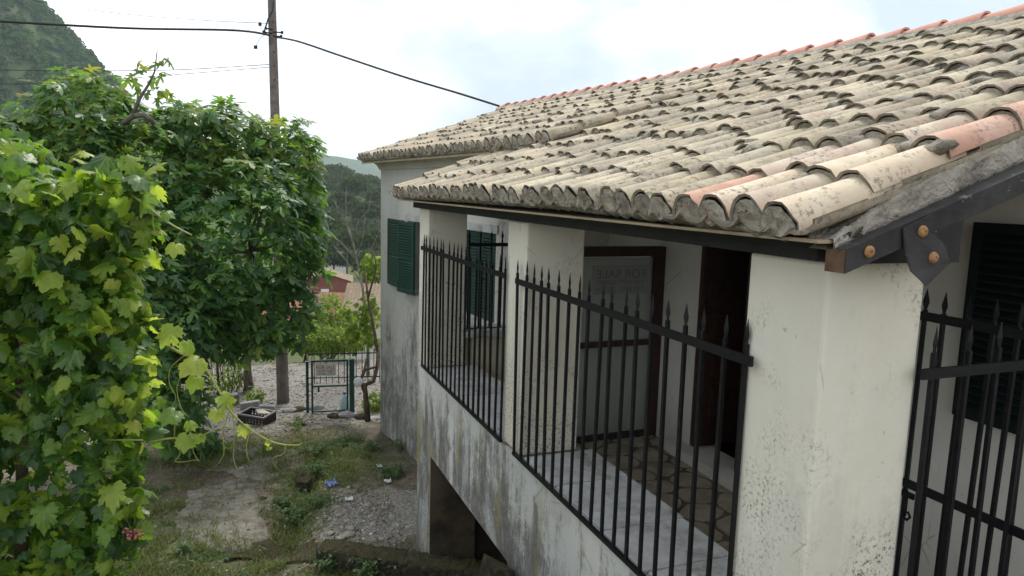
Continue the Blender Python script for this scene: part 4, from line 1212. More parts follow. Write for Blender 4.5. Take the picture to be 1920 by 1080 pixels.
# ------------------------------------------------------------------ litter
MT['blue'] = m_plain('blue_plastic', (0.015, 0.065, 0.32), 0.4, 0.2, 10, 0.1)
MT['paper'] = m_plain('white_scrap', (0.62, 0.66, 0.66), 0.6, 0.1, 10, 0.1)
MT['yellow'] = m_plain('yellow_leaf', (0.50, 0.38, 0.05), 0.7, 0.2, 10, 0.1)
def crumple(name, px_, py_, w, l, h, mat, label, cat, seed, ang=0.0):
    c = gnd(px_, py_); n = 9; P = np.zeros((n, n, 3)); ca, sa = math.cos(ang), math.sin(ang)
    for i in range(n):
        for j in range(n):
            a, b = i / (n - 1) - .5, j / (n - 1) - .5
            a2 = a + .16 * mnoise.noise(Vector((a * 3, b * 3, seed))); b2 = b + .16 * mnoise.noise(Vector((a * 3, b * 3, seed + 5)))
            P[i, j] = (c[0] + (ca * a2 - sa * b2) * w, c[1] + (sa * a2 + ca * b2) * l, gz(c[0], c[1]) + .02 + h * abs(mnoise.noise(Vector((a * 5, b * 5, seed + 9)))))
    o = grid_mesh(P, name, mat, smooth=False)
    md = o.modifiers.new('thickness', 'SOLIDIFY'); md.thickness = .004
    return tag(o, label, cat)
crumple('plastic_sheet', 622, 914, .14, .17, .09, MT['blue'], 'crumpled bright blue plastic scrap among the drain weeds', 'litter', 1.0, .4)
crumple('paper_scrap', 655, 938, .10, .09, .05, MT['paper'], 'small white scrap of paper on the dirt', 'litter', 3.0)
crumple('paper_scrap', 728, 907, .09, .10, .06, MT['paper'], 'pale scrap by the weeds near the corner pillar', 'litter', 6.0)
crumple('paper_scrap', 712, 880, .07, .10, .05, MT['paper'], 'small light scrap below the long wall', 'litter', 8.0)
# plastic crate with a board lying in it
MT['crate'] = m_plain('black_plastic', (0.022, 0.014, 0.015), 0.45, 0.3, 20, 0.1)
MT['rim'] = m_plain('worn_plastic_rim', (0.16, 0.14, 0.14), 0.5, 0.3, 20, 0.1)
MT['palewood'] = m_rough('pale_board', (0.40, 0.36, 0.30), (0.55, 0.52, 0.46), 10, 0.3, 0.01, (0.2, 0.18, 0.15))
a_ = gnd(452, 793); b_ = gnd(514, 797)
cr = empty('plastic_crate', 'black plastic crate with pale board inside, lying on the grass', 'crate')
cr.location = tuple((a_ + b_) / 2 + V(0, .12, 0)); cr.rotation_euler = (.05, .03, math.atan2((b_ - a_)[1], (b_ - a_)[0]) - .15)
w_, l_, h_ = .52, .36, .19; t = .014
mb = MB(); mb.box((-w_ / 2, -l_ / 2, 0), (w_ / 2, l_ / 2, t)); mb.build('crate_floor', MT['crate'], cr)
def lattice(mb, x0, x1, yv, dirx):
    for k in range(9):
        q = x0 + (x1 - x0) * k / 8
        mb.box(*(((q - .012, yv - t / 2, t), (q + .012, yv + t / 2, h_ - .03)) if dirx else ((yv - t / 2, q - .012, t), (yv + t / 2, q + .012, h_ - .03))))
    for z0, z1 in ((t + .001, .05), (.09, .105), (h_ - .06, h_ - .028)):
        mb.box(*(((x0, yv - t / 2 - .002, z0), (x1, yv + t / 2 + .002, z1)) if dirx else ((yv - t / 2 - .002, x0, z0), (yv + t / 2 + .002, x1, z1))))
for yv in (-l_ / 2, l_ / 2):
    mb = MB(); lattice(mb, -w_ / 2, w_ / 2, yv, True); mb.build('crate_side', MT['crate'], cr)
for xv in (-w_ / 2, w_ / 2):
    mb = MB(); lattice(mb, -l_ / 2 + .02, l_ / 2 - .02, xv, False); mb.build('crate_side', MT['crate'], cr)
mb = MB(); e = .016
mb.box((-w_ / 2 - e, -l_ / 2 - e, h_ - .027), (w_ / 2 + e, -l_ / 2 + e, h_)).box((-w_ / 2 - e, l_ / 2 - e, h_ - .027), (w_ / 2 + e, l_ / 2 + e, h_)).box((-w_ / 2 - e, -l_ / 2 + e, h_ - .027), (-w_ / 2 + e, l_ / 2 - e, h_)).box((w_ / 2 - e, -l_ / 2 + e, h_ - .027), (w_ / 2 + e, l_ / 2 - e, h_))
mb.build('crate_rim', MT['rim'], cr)
mb = MB(); mb.box((-.14, -.09, -.012), (.14, .09, .012)); o = mb.build('loose_board', MT['palewood']); o.location = tuple(V(*cr.location) + V(.13, .02, .17)); o.rotation_euler = (.15, .2, .25)
tag(o, 'pale weathered board resting across the crate', 'board')
# concrete blocks behind the crate and the flower pots
MT['block'] = m_rough('grey_block', (0.22, 0.22, 0.215), (0.34, 0.34, 0.33), 8, 0.5, 0.01, (0.14, 0.14, 0.135))
def block(px_, py_, sx, sy, sz, rot, label):
    me = bevel_box((-sx / 2, -sy / 2, 0), (sx / 2, sy / 2, sz), .012, 1); me.materials.append(MT['block']); c = gnd(px_, py_)
    o = link('concrete_block', me); o.location = (c[0], c[1], gz(c[0], c[1]) - .01); o.rotation_euler = (rs.uniform(-.15, .15), rs.uniform(-.15, .15), rot); return tag(o, label, 'block')
block(432, 757, .30, .14, .22, .5, 'leaning grey concrete block left of the crate')
block(470, 768, .36, .12, .17, -.1, 'long grey concrete block just behind the crate')
block(500, 772, .30, .16, .14, -.3, 'grey block at the right end of the crate')
block(418, 765, .16, .14, .10, .2, 'small broken grey block at the foot of the leaning one')
for k, (px_, py_) in enumerate([(545, 772), (560, 770), (592, 768), (625, 782), (650, 780), (680, 784), (700, 788)]):
    c = gnd(px_, py_); o = rock(c + V(0, 0, .02), (rs.uniform(.10, .2), rs.uniform(.08, .14), rs.uniform(.05, .10)), None, 20 + k).build('stone', MT['moss'] if k % 2 else MT['block']); o.parent = ground

# ------------------------------------------------------------------ green wire gate with sale board
MT['gategreen'] = m_plain('gate_green', (0.012, 0.060, 0.048), 0.45, 0.25, 12, 0.1)
g0 = gnd(586, 777); g1 = gnd(655, 774); dG = (g1 - g0); dG[2] = 0; LG = np.linalg.norm(dG); dG = nrm(dG); HG = 1.02
gate = empty('wire_gate', 'green steel frame gate with wire mesh and sale board', 'gate'); gate.location = tuple(g0 + V(0, 0, .03)); gate.rotation_euler = (0, 0, math.atan2(dG[1], dG[0]))
def gpart(nm, *boxes):
    mb = MB()
    for b in boxes: mb.box(*b)
    return mb.build(nm, MT['gategreen'], gate)
gpart('stile', ((-.018, -.018, 0), (.018, .018, HG))); gpart('stile', ((LG - .05, -.018, 0), (LG - .014, .018, HG)))
gpart('top_rail', ((.0185, -.016, HG - .034), (LG - .0505, .016, HG))); gpart('mid_rail', ((.0185, -.014, HG * .49), (LG - .0505, .014, HG * .49 + .03))); gpart('bottom_rail', ((.0185, -.014, .01), (LG - .0505, .014, .035)))
gpart('lock_box', ((.10, -.03, HG * .40), (.135, .022, HG * .49 - .001)))
mb = MB(); k = 0
for i in range(1, 24):
    x = (LG - .05) * i / 24; mb.box((x - .0013, -.0013, .036), (x + .0013, .0013, HG - .035))
for i in range(1, 38):
    z = HG * i / 38; mb.box((.019, .0015, z - .0013), (LG - .051, .004, z + .0013))
o = mb.build('wire_mesh', MT['lamp_metal'], gate); o['kind'] = 'stuff'
def gpost(px_, py_, h, r, label):
    c = gnd(px_, py_); mb = MB(); mb.box((-r, -r, -.15), (r, r, h)).box((-r - .006, -r - .006, h), (r + .006, r + .006, h + .012)); o = mb.build('gate_post', MT['gategreen']); o.location = tuple(c); return tag(o, label, 'post')
gpost(577, 775, 1.0, .024, 'green gate post on the latch side, left of the sale board')
gpost(660, 776, 1.06, .042, 'thick green gate post on the hinge side')
dv = V(dG[0], dG[1], 0); sg0 = g0 + dv * .075 + V(0, 0, HG - .275) - V(-dG[1], dG[0], 0) * .022
M = Matrix.Translation(Vector(sg0 + dv * .175)) @ Matrix.Rotation(math.atan2(dG[1], dG[0]), 4, 'Z')
sale_sign(M, .38, .24, False, 'white for sale board with red lettering on the green gate', (MT['sign'], MT['red'], MT['ink']))
# low spiked fence behind the gate
c0, c1 = at(578, 700, 15.6), at(712, 690, 15.9)
fz = gz(c0[0], c0[1])
fr_ = empty('spiked_fence', 'low black spiked fence behind the green gate', 'fence'); fr_.location = (c0[0], c0[1], fz); d_ = c1 - c0; fr_.rotation_euler = (0, 0, math.atan2(d_[1], d_[0])); LF = math.hypot(d_[0], d_[1])
hF = CZ + (at(600, 652, 15.6)[2] - CZ) - fz
bm_ = MB().box((-.008, -.008, 0), (.008, .008, hF - .05)).mesh('bar', MT['iron']); tm_ = MB().add([(.015, 0, hF - .05), (0, .008, hF - .05), (-.015, 0, hF - .05), (0, -.008, hF - .05), (0, 0, hF)], [(0, 1, 4), (1, 2, 4), (2, 3, 4), (3, 0, 4), (3, 2, 1, 0)]).mesh('spike', MT['iron'])
for k in range(13):
    o = link('bar', bm_, fr_); o.location = (LF * k / 12, 0, 0); link('spike', tm_, o)
for z in (.12, hF - .14):
    mb = MB(); mb.box((0, -.02, z), (LF, -.0085, z + .025)); mb.build('rail', MT['iron'], fr_)
# pale bottle-shaped bag behind the gate
bt = empty('plastic_bottle', 'pale turquoise plastic bottle standing behind the gate mesh', 'bottle'); bt.location = tuple(gnd(646, 770))
MT['bottle'] = m_plain('turquoise_plastic', (0.42, 0.60, 0.58), 0.3, 0.2, 14, 0.1)
def lathe(prof, n=14):
    vs = []; fs = []
    for r_, z in prof: vs += [(r_ * math.cos(6.28318 * k / n), r_ * math.sin(6.28318 * k / n), z) for k in range(n)]
    for i in range(len(prof) - 1): fs += [(i * n + k, i * n + (k + 1) % n, (i + 1) * n + (k + 1) % n, (i + 1) * n + k) for k in range(n)]
    fs += [tuple(range(n))[::-1], tuple((len(prof) - 1) * n + k for k in range(n))]
    return MB().add(vs, fs, 0, True)
lathe([(.085, 0), (.09, .02), (.088, .18), (.075, .26), (.04, .31), (.03, .33)]).build('bottle_body', MT['bottle'], bt); lathe([(.034, .331), (.036, .35), (.034, .372)]).build('cap', MT['blue'], bt)
# fence post stakes under the fig tree
MT['stake'] = m_rough('dark_stake', (0.035, 0.03, 0.025), (0.075, 0.062, 0.05), 12, 0.5, 0.01)
mb = MB(); c = gnd(411, 742); mb.tube([c - V(0, 0, .2), c + V(-.01, 0, .35), c + V(-.02, .01, .72)], [.03, .028, .026], 9); tag(mb.build('fence_stake', MT['stake']), 'dark wooden stake under the fig tree', 'stake')

# ------------------------------------------------------------------ utility pole and cables
MT['pole'] = m_rough('pole_wood', (0.115, 0.095, 0.085), (0.19, 0.165, 0.15), 6, 0.5, 0.01, (0.07, 0.06, 0.05))
pb_ = gnd(531, 753); dP = np.dot(pb_ - V(0, 0, CZ), -RM[:, 2]) ; 
ptop = at(508.5, -40, dP * 1.0); 
# keep it standing: same column of ground, slight lean as in the picture
hp = ptop[2] - pb_[2]; lean = (ptop - pb_) / hp
pole = empty('utility_pole', 'tall weathered wooden utility pole behind the fig tree', 'pole'); pole.location = tuple(pb_)
mb = MB(); zz = np.linspace(-.3, hp, 14); mb.tube([V(lean[0] * z, lean[1] * z, z) for z in zz], [.122 - .045 * max(0, z) / hp for z in zz], 14); mb.build('shaft', MT['pole'], pole)
MT['cable'] = m_plain('black_cable', (0.016, 0.016, 0.018), 0.6, 0.2, 30, 0.0)
zt = (at(511, 66, dP)[2] - pb_[2])
def pl(z, dx=0, dy=0): return V(lean[0] * z + dx, lean[1] * z + dy, z)
mb = MB(); mb.tube([pl(zt + .75, .05, -.10), pl(zt + .45, .0, -.13), pl(zt + .30, -.08, -.14), pl(zt + .05, -.16, -.12), pl(zt - .02, -.12, -.12)], .016, 6); mb.build('down_cable', MT['cable'], pole)
for k, (dx, dz) in enumerate(((-.13, .10), (-.17, .02), (.17, .05), (.15, -.03))):
    mb = MB(); mb.tube([pl(zt + dz, 0, -.08), pl(zt + dz, dx, -.10)], .014, 6).tube([pl(zt + dz - .02, dx, -.10), pl(zt + dz + .03, dx * 1.05, -.10)], [.03, .022], 8); mb.build('clamp', MT['cable'], pole)
mb = MB(); mb.tube([pl(zt - .02, -.15, -.1), pl(zt - .12, -.26, -.1), pl(zt - .27, -.33, -.1)], .005, 5).box(tuple(pl(zt - .32, -.37, -.13)), tuple(pl(zt - .26, -.30, -.08))); mb.build('connector', MT['cable'], pole)
mb = MB(); mb.tube([pl(zt + .0, -.13, -.1), pl(zt + .10, -.23, -.1), pl(zt + .14, -.24, -.1)], .004, 5).box(tuple(pl(zt + .14, -.27, -.13)), tuple(pl(zt + .20, -.21, -.08))); mb.build('connector', MT['cable'], pole)
for z in (zt - .35, zt - .62, zt - .9, zt + .25):
    mb = MB(); mb.tube([pl(z, .01, -.10), pl(z, .01, -.145)], .014, 7); mb.build('step_bolt', MT['cable'], pole)
def cable(pix, r, label, name='power_cable'):
    pts = [at(*p) for p in pix]; P = []
    n = len(pts)
    for i in range(n - 1):
        a, b = pts[i], pts[i + 1]; p0 = pts[max(0, i - 1)]; p3 = pts[min(n - 1, i + 2)]
        for t in np.linspace(0, 1, 9)[: None if i == n - 2 else -1]:
            P.append(.5 * ((2 * a) + (b - p0) * t + (2 * p0 - 5 * a + 4 * b - p3) * t * t + (3 * a - p0 - 3 * b + p3) * t ** 3))
    mb = MB(); mb.tube(P, r, 6); return tag(mb.build(name, MT['cable']), label, 'cable')
dq = dP - .15
cable([(-500, 12, 9.5), (-200, 28, 10.5), (0, 40, 11.3), (240, 53, 12.3), (440, 57, 13.1), (505, 66, dq)], .021, 'thick twisted black cable entering the pole from upper left')
cable([(518, 70, dq), (560, 78, 13.4), (640, 105, 13.0), (760, 145, 12.5), (860, 175, 12.2), (936, 199, 12.0)], .019, 'black service cable from the pole down to the roof ridge')
cable([(-100, -45, 18), (60, 0, 18), (220, 25, 18), (380, 38, 18), (505, 44, dq)], .006, 'thin wire at the very top of the sky')
cable([(-200, 124, 12.5), (0, 131, 13), (150, 133, 13.3), (330, 131, 13.6), (505, 121, dq)], .007, 'thin wire crossing above the fig crown to the pole')
cable([(-200, 160, 12.0), (0, 158, 12.6), (130, 155, 13), (330, 140, 13.5), (506, 126, dq)], .006, 'lowest thin wire passing into the fig crown')

# =================================================================== VEGETATION
def leaf_from_outline(half, seed, fold=.25, droop=.25, ripple=.06, mid=.55):
    """half outline from petiole notch to tip (x>0); leaf in XY, tip +Y, upper face +Z; triangles"""
    r = random.Random(seed)
    out = [(x, y) for x, y in half] + [(-x, y) for x, y in reversed(half[:-1]) if x > 1e-6]
    hub = (0.0, .30)
    def lift(x, y):
        return -droop * max(0, y) ** 2 * .8 - fold * x * x * 1.6 + ripple * math.sin(7 * x + seed) * math.cos(5 * y + seed * 2)
    vs = [(hub[0], hub[1], lift(*hub) + .03)]
    n = len(out)
    for q in (mid, 1.0):
        for (x, y) in out:
            X, Y = hub[0] + (x - hub[0]) * q, hub[1] + (y - hub[1]) * q
            if q == 1.0: X += r.uniform(-.02, .02); Y += r.uniform(-.02, .02)
            vs.append((X, Y, lift(X, Y) + (r.uniform(-ripple, ripple) * .6 if q == 1.0 else 0)))
    fs = []
    for i in range(n):
        j = (i + 1) % n
        fs += [(0, 1 + i, 1 + j), (1 + i, 1 + n + i, 1 + n + j), (1 + i, 1 + n + j, 1 + j)]
    return np.array(vs), np.array(fs), np.zeros(len(fs), int)
GRAPE = [(0, .06), (.12, -.14), (.26, -.10), (.36, -.14), (.42, .02), (.54, .06), (.50, .18), (.60, .28), (.43, .32), (.38, .38), (.52, .44), (.50, .56), (.60, .68), (.44, .66), (.38, .74), (.25, .62), (.24, .80), (.13, .84), (.10, .95), (0, 1.06)]
GRAPE2 = [(0, .05), (.14, -.14), (.30, -.08), (.42, -.08), (.45, .08), (.56, .16), (.48, .28), (.55, .42), (.48, .50), (.52, .62), (.38, .64), (.32, .76), (.20, .76), (.14, .90), (0, 1.04)]
FIG = [(0, .0), (.10, -.06), (.28, .0), (.36, .10), (.20, .17), (.13, .22), (.34, .40), (.46, .60), (.36, .62), (.20, .48), (.10, .42), (.16, .70), (.15, .90), (0, 1.06)]
FIG2 = [(0, .0), (.12, -.06), (.30, .05), (.22, .16), (.14, .22), (.40, .52), (.33, .60), (.13, .44), (.17, .75), (0, 1.0)]
VLEAF = [leaf_from_outline(GRAPE if k % 2 else GRAPE2, k, .15 + .30 * (k % 3), .15 + .20 * (k % 4), .07) for k in range(6)]
FLEAF = [leaf_from_outline(FIG if k % 2 else FIG2, 20 + k, .25 * (k % 3), .15 + .15 * (k % 3), .03) for k in range(5)]
SLEAF = [(np.array([(0, 0, 0), (.22, .45, .05), (0, 1, -.08), (-.22, .45, .05)]), np.array([(0, 1, 2), (0, 2, 3)]), np.zeros(2, int)),
         (np.array([(0, 0, 0), (.30, .40, .09), (0, 1, -.2), (-.30, .40, .09)]), np.array([(0, 1, 2), (0, 2, 3)]), np.zeros(2, int))]
MT['vine'] = m_leaf('vine_leaf', [(0.0, (0.020, 0.060, 0.018)), (0.25, (0.034, 0.088, 0.024)), (0.5, (0.058, 0.130, 0.022)), (0.75, (0.110, 0.195, 0.022)), (1.0, (0.20, 0.27, 0.030))], (0.32, 0.52, 0.02), 0.40, 0.42, 0.45, True)
MT['vine_young_lit'] = m_leaf('vine_leaf_young_lit', [(0.0, (0.16, 0.25, 0.03)), (0.5, (0.24, 0.32, 0.04)), (1.0, (0.30, 0.34, 0.06))], (0.50, 0.62, 0.06), 0.5, 0.45, 0.4, True)  # brighter copy of the vine leaf, sunlight painted into the colour
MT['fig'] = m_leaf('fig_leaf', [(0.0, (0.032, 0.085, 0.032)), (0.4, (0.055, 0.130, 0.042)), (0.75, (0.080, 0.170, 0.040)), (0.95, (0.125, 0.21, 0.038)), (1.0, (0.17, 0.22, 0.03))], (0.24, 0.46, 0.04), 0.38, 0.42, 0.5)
MT['fig_top_lit'] = m_leaf('fig_leaf_lit', [(0.0, (0.070, 0.135, 0.025)), (0.5, (0.12, 0.19, 0.03)), (0.9, (0.15, 0.19, 0.035)), (1.0, (0.22, 0.20, 0.04))], (0.32, 0.46, 0.04), 0.38, 0.5, 0.3)  # lit copy of the fig leaf for the crown top, sun put into the colour
MT['bush'] = m_leaf('bush_leaf', [(0.0, (0.050, 0.095, 0.022)), (0.4, (0.085, 0.140, 0.028)), (0.8, (0.14, 0.20, 0.04)), (1.0, (0.20, 0.24, 0.05))], (0.34, 0.46, 0.06), 0.4, 0.6, 0.2)
MT['weed'] = m_leaf('weed_leaf', [(0.0, (0.050, 0.095, 0.036)), (0.5, (0.085, 0.145, 0.060)), (1.0, (0.15, 0.205, 0.095))], (0.2, 0.3, 0.08), 0.3, 0.6, 0.2)
MT['grass'] = m_leaf('grass_blade', [(0.0, (0.050, 0.085, 0.022)), (0.5, (0.085, 0.125, 0.035)), (0.8, (0.15, 0.15, 0.06)), (1.0, (0.26, 0.22, 0.12))], (0.25, 0.33, 0.06), 0.3, 0.7, 0.2)
MT['cane'] = m_plain('vine_cane', (0.20, 0.22, 0.05), 0.6, 0.3, 20, 0.1)
MT['vinewood'] = m_rough('vine_wood', (0.06, 0.045, 0.03), (0.13, 0.10, 0.07), 14, 0.6, 0.01)
MT['bark'] = m_rough('fig_bark', (0.10, 0.085, 0.07), (0.19, 0.17, 0.15), 10, 0.5, 0.01, (0.05, 0.045, 0.04))
MT['deadwood'] = m_rough('dead_wood', (0.15, 0.135, 0.12), (0.25, 0.23, 0.21), 10, 0.4, 0.01, (0.08, 0.07, 0.06))
UP = V(0, 0, 1)
def leaf_mat(p, n, tip, s):
    n = nrm(n); y = tip - n * np.dot(tip, n); y = nrm(y); x = np.cross(y, n)
    return frame4(p, x * s, y * s, n * s)
def scatter_leaves(pts, outs, r, smin, smax, up=.6, rnd=.7, dn=.8):
    T = []
    for p, o in zip(pts, outs):
        n = o * .7 + UP * up + r.normal(size=3) * rnd; tip = -UP * dn + o * .7 + r.normal(size=3) * .5
        s = r.uniform(smin, smax); T.append(leaf_mat(p - nrm(tip) * s * .3, n, tip, s))
    return T
def blob_points(blobs, n, r, inner=.6):
    """points in the shells of overlapping ellipsoids (centre, radii), dropped where deep inside another"""
    vol = np.array([b[1][0] * b[1][1] + b[1][1] * b[1][2] + b[1][0] * b[1][2] for b in blobs]); vol = vol / vol.sum()
    P = []; O = []
    while len(P) < n:
        k = r.choice(len(blobs), p=vol); c, rad = blobs[k][0], np.array(blobs[k][1])
        d = r.normal(size=3); d /= np.linalg.norm(d)
        lump = 1 + .22 * mnoise.noise(Vector(d) * 2.2 + Vector((k * 3.7, 0, 0)))
        q = r.uniform(inner, 1.0) ** .6 * lump
        p = c + d * rad * q
        if any(j != k and np.linalg.norm((p - b[0]) / np.array(b[1])) < .62 for j, b in enumerate(blobs)): continue
        P.append(p); O.append(nrm(d / rad))
    return P, O
def place_leaves(T, variants, mat, parent, ind, name='leaf', rest_name='foliage', r=None, mats_for=None):
    """the `ind` leaves that show largest are pieces of their own, the rest one mass"""
    ctr = np.array([t[:3, 3] for t in T]); sz = np.array([np.linalg.norm(t[:3, 1]) for t in T])
    ok, px, py, d = visible(ctr, 20); score = np.where(ok, sz / d, 0); order = np.argsort(-score)
    big = order[:ind]; rest = order[ind:]
    meshes = [arr_mesh(name, v, [mat]) for v in variants]
    for i in big:
        o = link(name, meshes[i % len(variants)], parent); o.matrix_basis = toM(T[i])
    if len(rest):
        o = joined(rest_name, variants, [T[i] for i in rest], [int(i) % len(variants) for i in rest], [mat], parent); o['kind'] = 'stuff'
def branchy(mb, a, b, r0, r1, r, bend=.25, n=6, seg=7):
    L = np.linalg.norm(b - a); off = r.normal(size=3) * bend * L * .4; P = []
    for i in range(n):
        t = i / (n - 1); P.append(a + (b - a) * t + off * math.sin(math.pi * t) * .6 + r.normal(size=3) * L * .012 * (0 < i < n - 1))
    mb.tube(P, [r0 + (r1 - r0) * i / (n - 1) for i in range(n)], seg); return P

# ------------------------------------------------------------------ grapevine beside the camera
vine = empty('grapevine', 'leafy grapevine curtain with bright green leaves in the foreground', 'vine')
r = np.random.default_rng(77)
VB = [(at(60, 790, 3.2), (.48, .50, 1.10)), (at(-190, 650, 3.3), (.65, .6, 1.05)), (at(110, 445, 3.0), (.36, .40, .32)), (at(175, 640, 2.95), (.21, .26, .40)), (at(215, 380, 2.9), (.14, .2, .20)), (at(175, 880, 3.1), (.22, .30, .60)), (at(-60, 415, 2.9), (.5, .4, .30)), (at(15, 300, 3.4), (.2, .3, .12))]
P, O = blob_points(VB, 5600, r, .45)
T = scatter_leaves(P, O, r, .04, .098, .5, .85, .9)
place_leaves(T, VLEAF, MT['vine'], vine, 270, r=r)
# outer leaves on the side towards the yard, sunlight put into their paler colour
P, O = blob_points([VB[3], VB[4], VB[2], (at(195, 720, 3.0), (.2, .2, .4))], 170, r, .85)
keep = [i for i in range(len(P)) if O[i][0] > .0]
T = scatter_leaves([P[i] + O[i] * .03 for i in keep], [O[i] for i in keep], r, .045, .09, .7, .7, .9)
place_leaves(T, VLEAF, MT['vine_young_lit'], vine, 30, 'leaf', 'sunlit_foliage')
# canes and trunk
root_p = at(40, 1000, 3.2); root_p[2] = gz(root_p[0], root_p[1])
mb = MB(); branchy(mb, root_p - V(0, 0, .2), at(40, 620, 3.2), .035, .022, r, .2); mb.build('stem', MT['vinewood'], vine)
for k in range(16):
    mb = MB(); branchy(mb, at(r.uniform(-100, 120), r.uniform(420, 800), 3.2), at(r.uniform(-80, 300), r.uniform(280, 900), r.uniform(2.8, 3.2)), .007, .003, r, .5, 8, 5); mb.build('cane', MT['cane'], vine)
def shoot(pix, rad, leaves, tendrils=()):
    pts = [at(*p) for p in pix]; Q = []
    n = len(pts)
    for i in range(n - 1):
        a, b = pts[i], pts[i + 1]; p0 = pts[max(0, i - 1)]; p3 = pts[min(n - 1, i + 2)]
        for t in np.linspace(0, 1, 7)[: None if i == n - 2 else -1]:
            Q.append(.5 * ((2 * a) + (b - p0) * t + (2 * p0 - 5 * a + 4 * b - p3) * t * t + (3 * a - p0 - 3 * b + p3) * t ** 3))
    mb = MB(); mb.tube(Q, np.linspace(rad, rad * .45, len(Q)).tolist(), 6); mb.build('cane', MT['cane'], vine)
    for k, (px_, py_, dp, s, young) in enumerate(leaves):
        base = at(px_, py_, dp); q = Q[int(np.argmin([np.linalg.norm(base - z) for z in Q]))]
        mb = MB(); mb.tube([q, (q + base) / 2 + V(0, 0, .01), base], [.0025, .002, .0018], 5); mb.build('petiole', MT['cane'], vine)
        tocam = nrm(V(0, 0, CZ) - base)
        n_ = tocam * .55 + UP * .6 + r.normal(size=3) * .35; tip = -UP + r.normal(size=3) * .35
        o = link('leaf', arr_mesh('leaf', VLEAF[(k * 2 + int(px_)) % 6], [MT['vine_young_lit' if young else 'vine']]), vine); o.matrix_basis = toM(leaf_mat(base, n_, tip, s * .8))
    for pix2 in tendrils:
        tp = [at(*p) for p in pix2]; Q2 = []; n = len(tp)
        for i in range(n - 1):
            a, b = tp[i], tp[i + 1]; p0 = tp[max(0, i - 1)]; p3 = tp[min(n - 1, i + 2)]
            for t in np.linspace(0, 1, 6)[: None if i == n - 2 else -1]:
                Q2.append(.5 * ((2 * a) + (b - p0) * t + (2 * p0 - 5 * a + 4 * b - p3) * t * t + (3 * a - p0 - 3 * b + p3) * t ** 3))
        mb = MB(); mb.tube(Q2, np.linspace(.0022, .0012, len(Q2)).tolist(), 5); mb.build('tendril', MT['cane'], vine)
shoot([(240, 360, 2.85), (280, 390, 2.8), (320, 420, 2.75), (360, 441, 2.72)], .006,
      [(275, 365, 2.8, .11, 0), (330, 455, 2.74, .085, 1), (310, 395, 2.78, .07, 0)], [[(290, 396, 2.8), (287, 415, 2.8), (291, 440, 2.8), (286, 432, 2.8)]])
shoot([(300, 640, 2.9), (345, 665, 2.85), (372, 672, 2.82), (392, 700, 2.8), (418, 745, 2.78), (436, 775, 2.76), (470, 806, 2.75), (515, 830, 2.74), (556, 835, 2.73), (566, 830, 2.73)], .006,
      [(325, 612, 2.86, .115, 1), (350, 640, 2.84, .08, 1), (372, 672, 2.8, .125, 1), (368, 705, 2.8, .085, 1), (415, 742, 2.77, .09, 1), (408, 768, 2.77, .075, 1), (455, 798, 2.75, .06, 1), (504, 826, 2.74, .03, 1), (506, 838, 2.74, .026, 1)],
      [[(345, 668, 2.85), (320, 690, 2.85), (318, 720, 2.85), (330, 745, 2.85), (318, 770, 2.85)], [(350, 690, 2.84), (332, 725, 2.84), (340, 765, 2.84), (352, 780, 2.84)],
       [(436, 776, 2.76), (440, 820, 2.76), (438, 860, 2.76), (448, 885, 2.76)], [(430, 772, 2.76), (418, 810, 2.76), (420, 850, 2.76), (405, 875, 2.76)], [(536, 833, 2.73), (532, 850, 2.73), (512, 860, 2.73), (520, 880, 2.73)], [(470, 806, 2.75), (462, 840, 2.75), (468, 868, 2.75)]])
shoot([(280, 830, 2.95), (320, 822, 2.9), (365, 822, 2.85), (420, 800, 2.82), (470, 812, 2.8)], .0045,
      [(330, 770, 2.9, .11, 0), (352, 815, 2.86, .10, 1), (355, 790, 2.86, .06, 1), (380, 815, 2.85, .045, 1)], [[(330, 822, 2.9), (338, 850, 2.9), (330, 866, 2.9), (372, 862, 2.9)], [(365, 822, 2.85), (362, 845, 2.85), (374, 866, 2.85)]])
# a bunch of reddish berries low in the vine
mb = MB(); c = at(248, 1003, 2.9)
MT['berry'] = m_plain('red_berry', (0.20, 0.05, 0.045), 0.5, 0.3, 30, 0.0)
bt_ = []
for k in range(26):
    m = np.eye(4); m[:3, :3] *= .0065; m[:3, 3] = c + V(*(r.normal(size=3) * np.array([.020, .015, .012]))); bt_.append(m)
o = joined('berry_bunch', [(v0, f0, np.zeros(len(f0), int))], bt_, [0] * len(bt_), [MT['berry']], vine); o['kind'] = 'stuff'

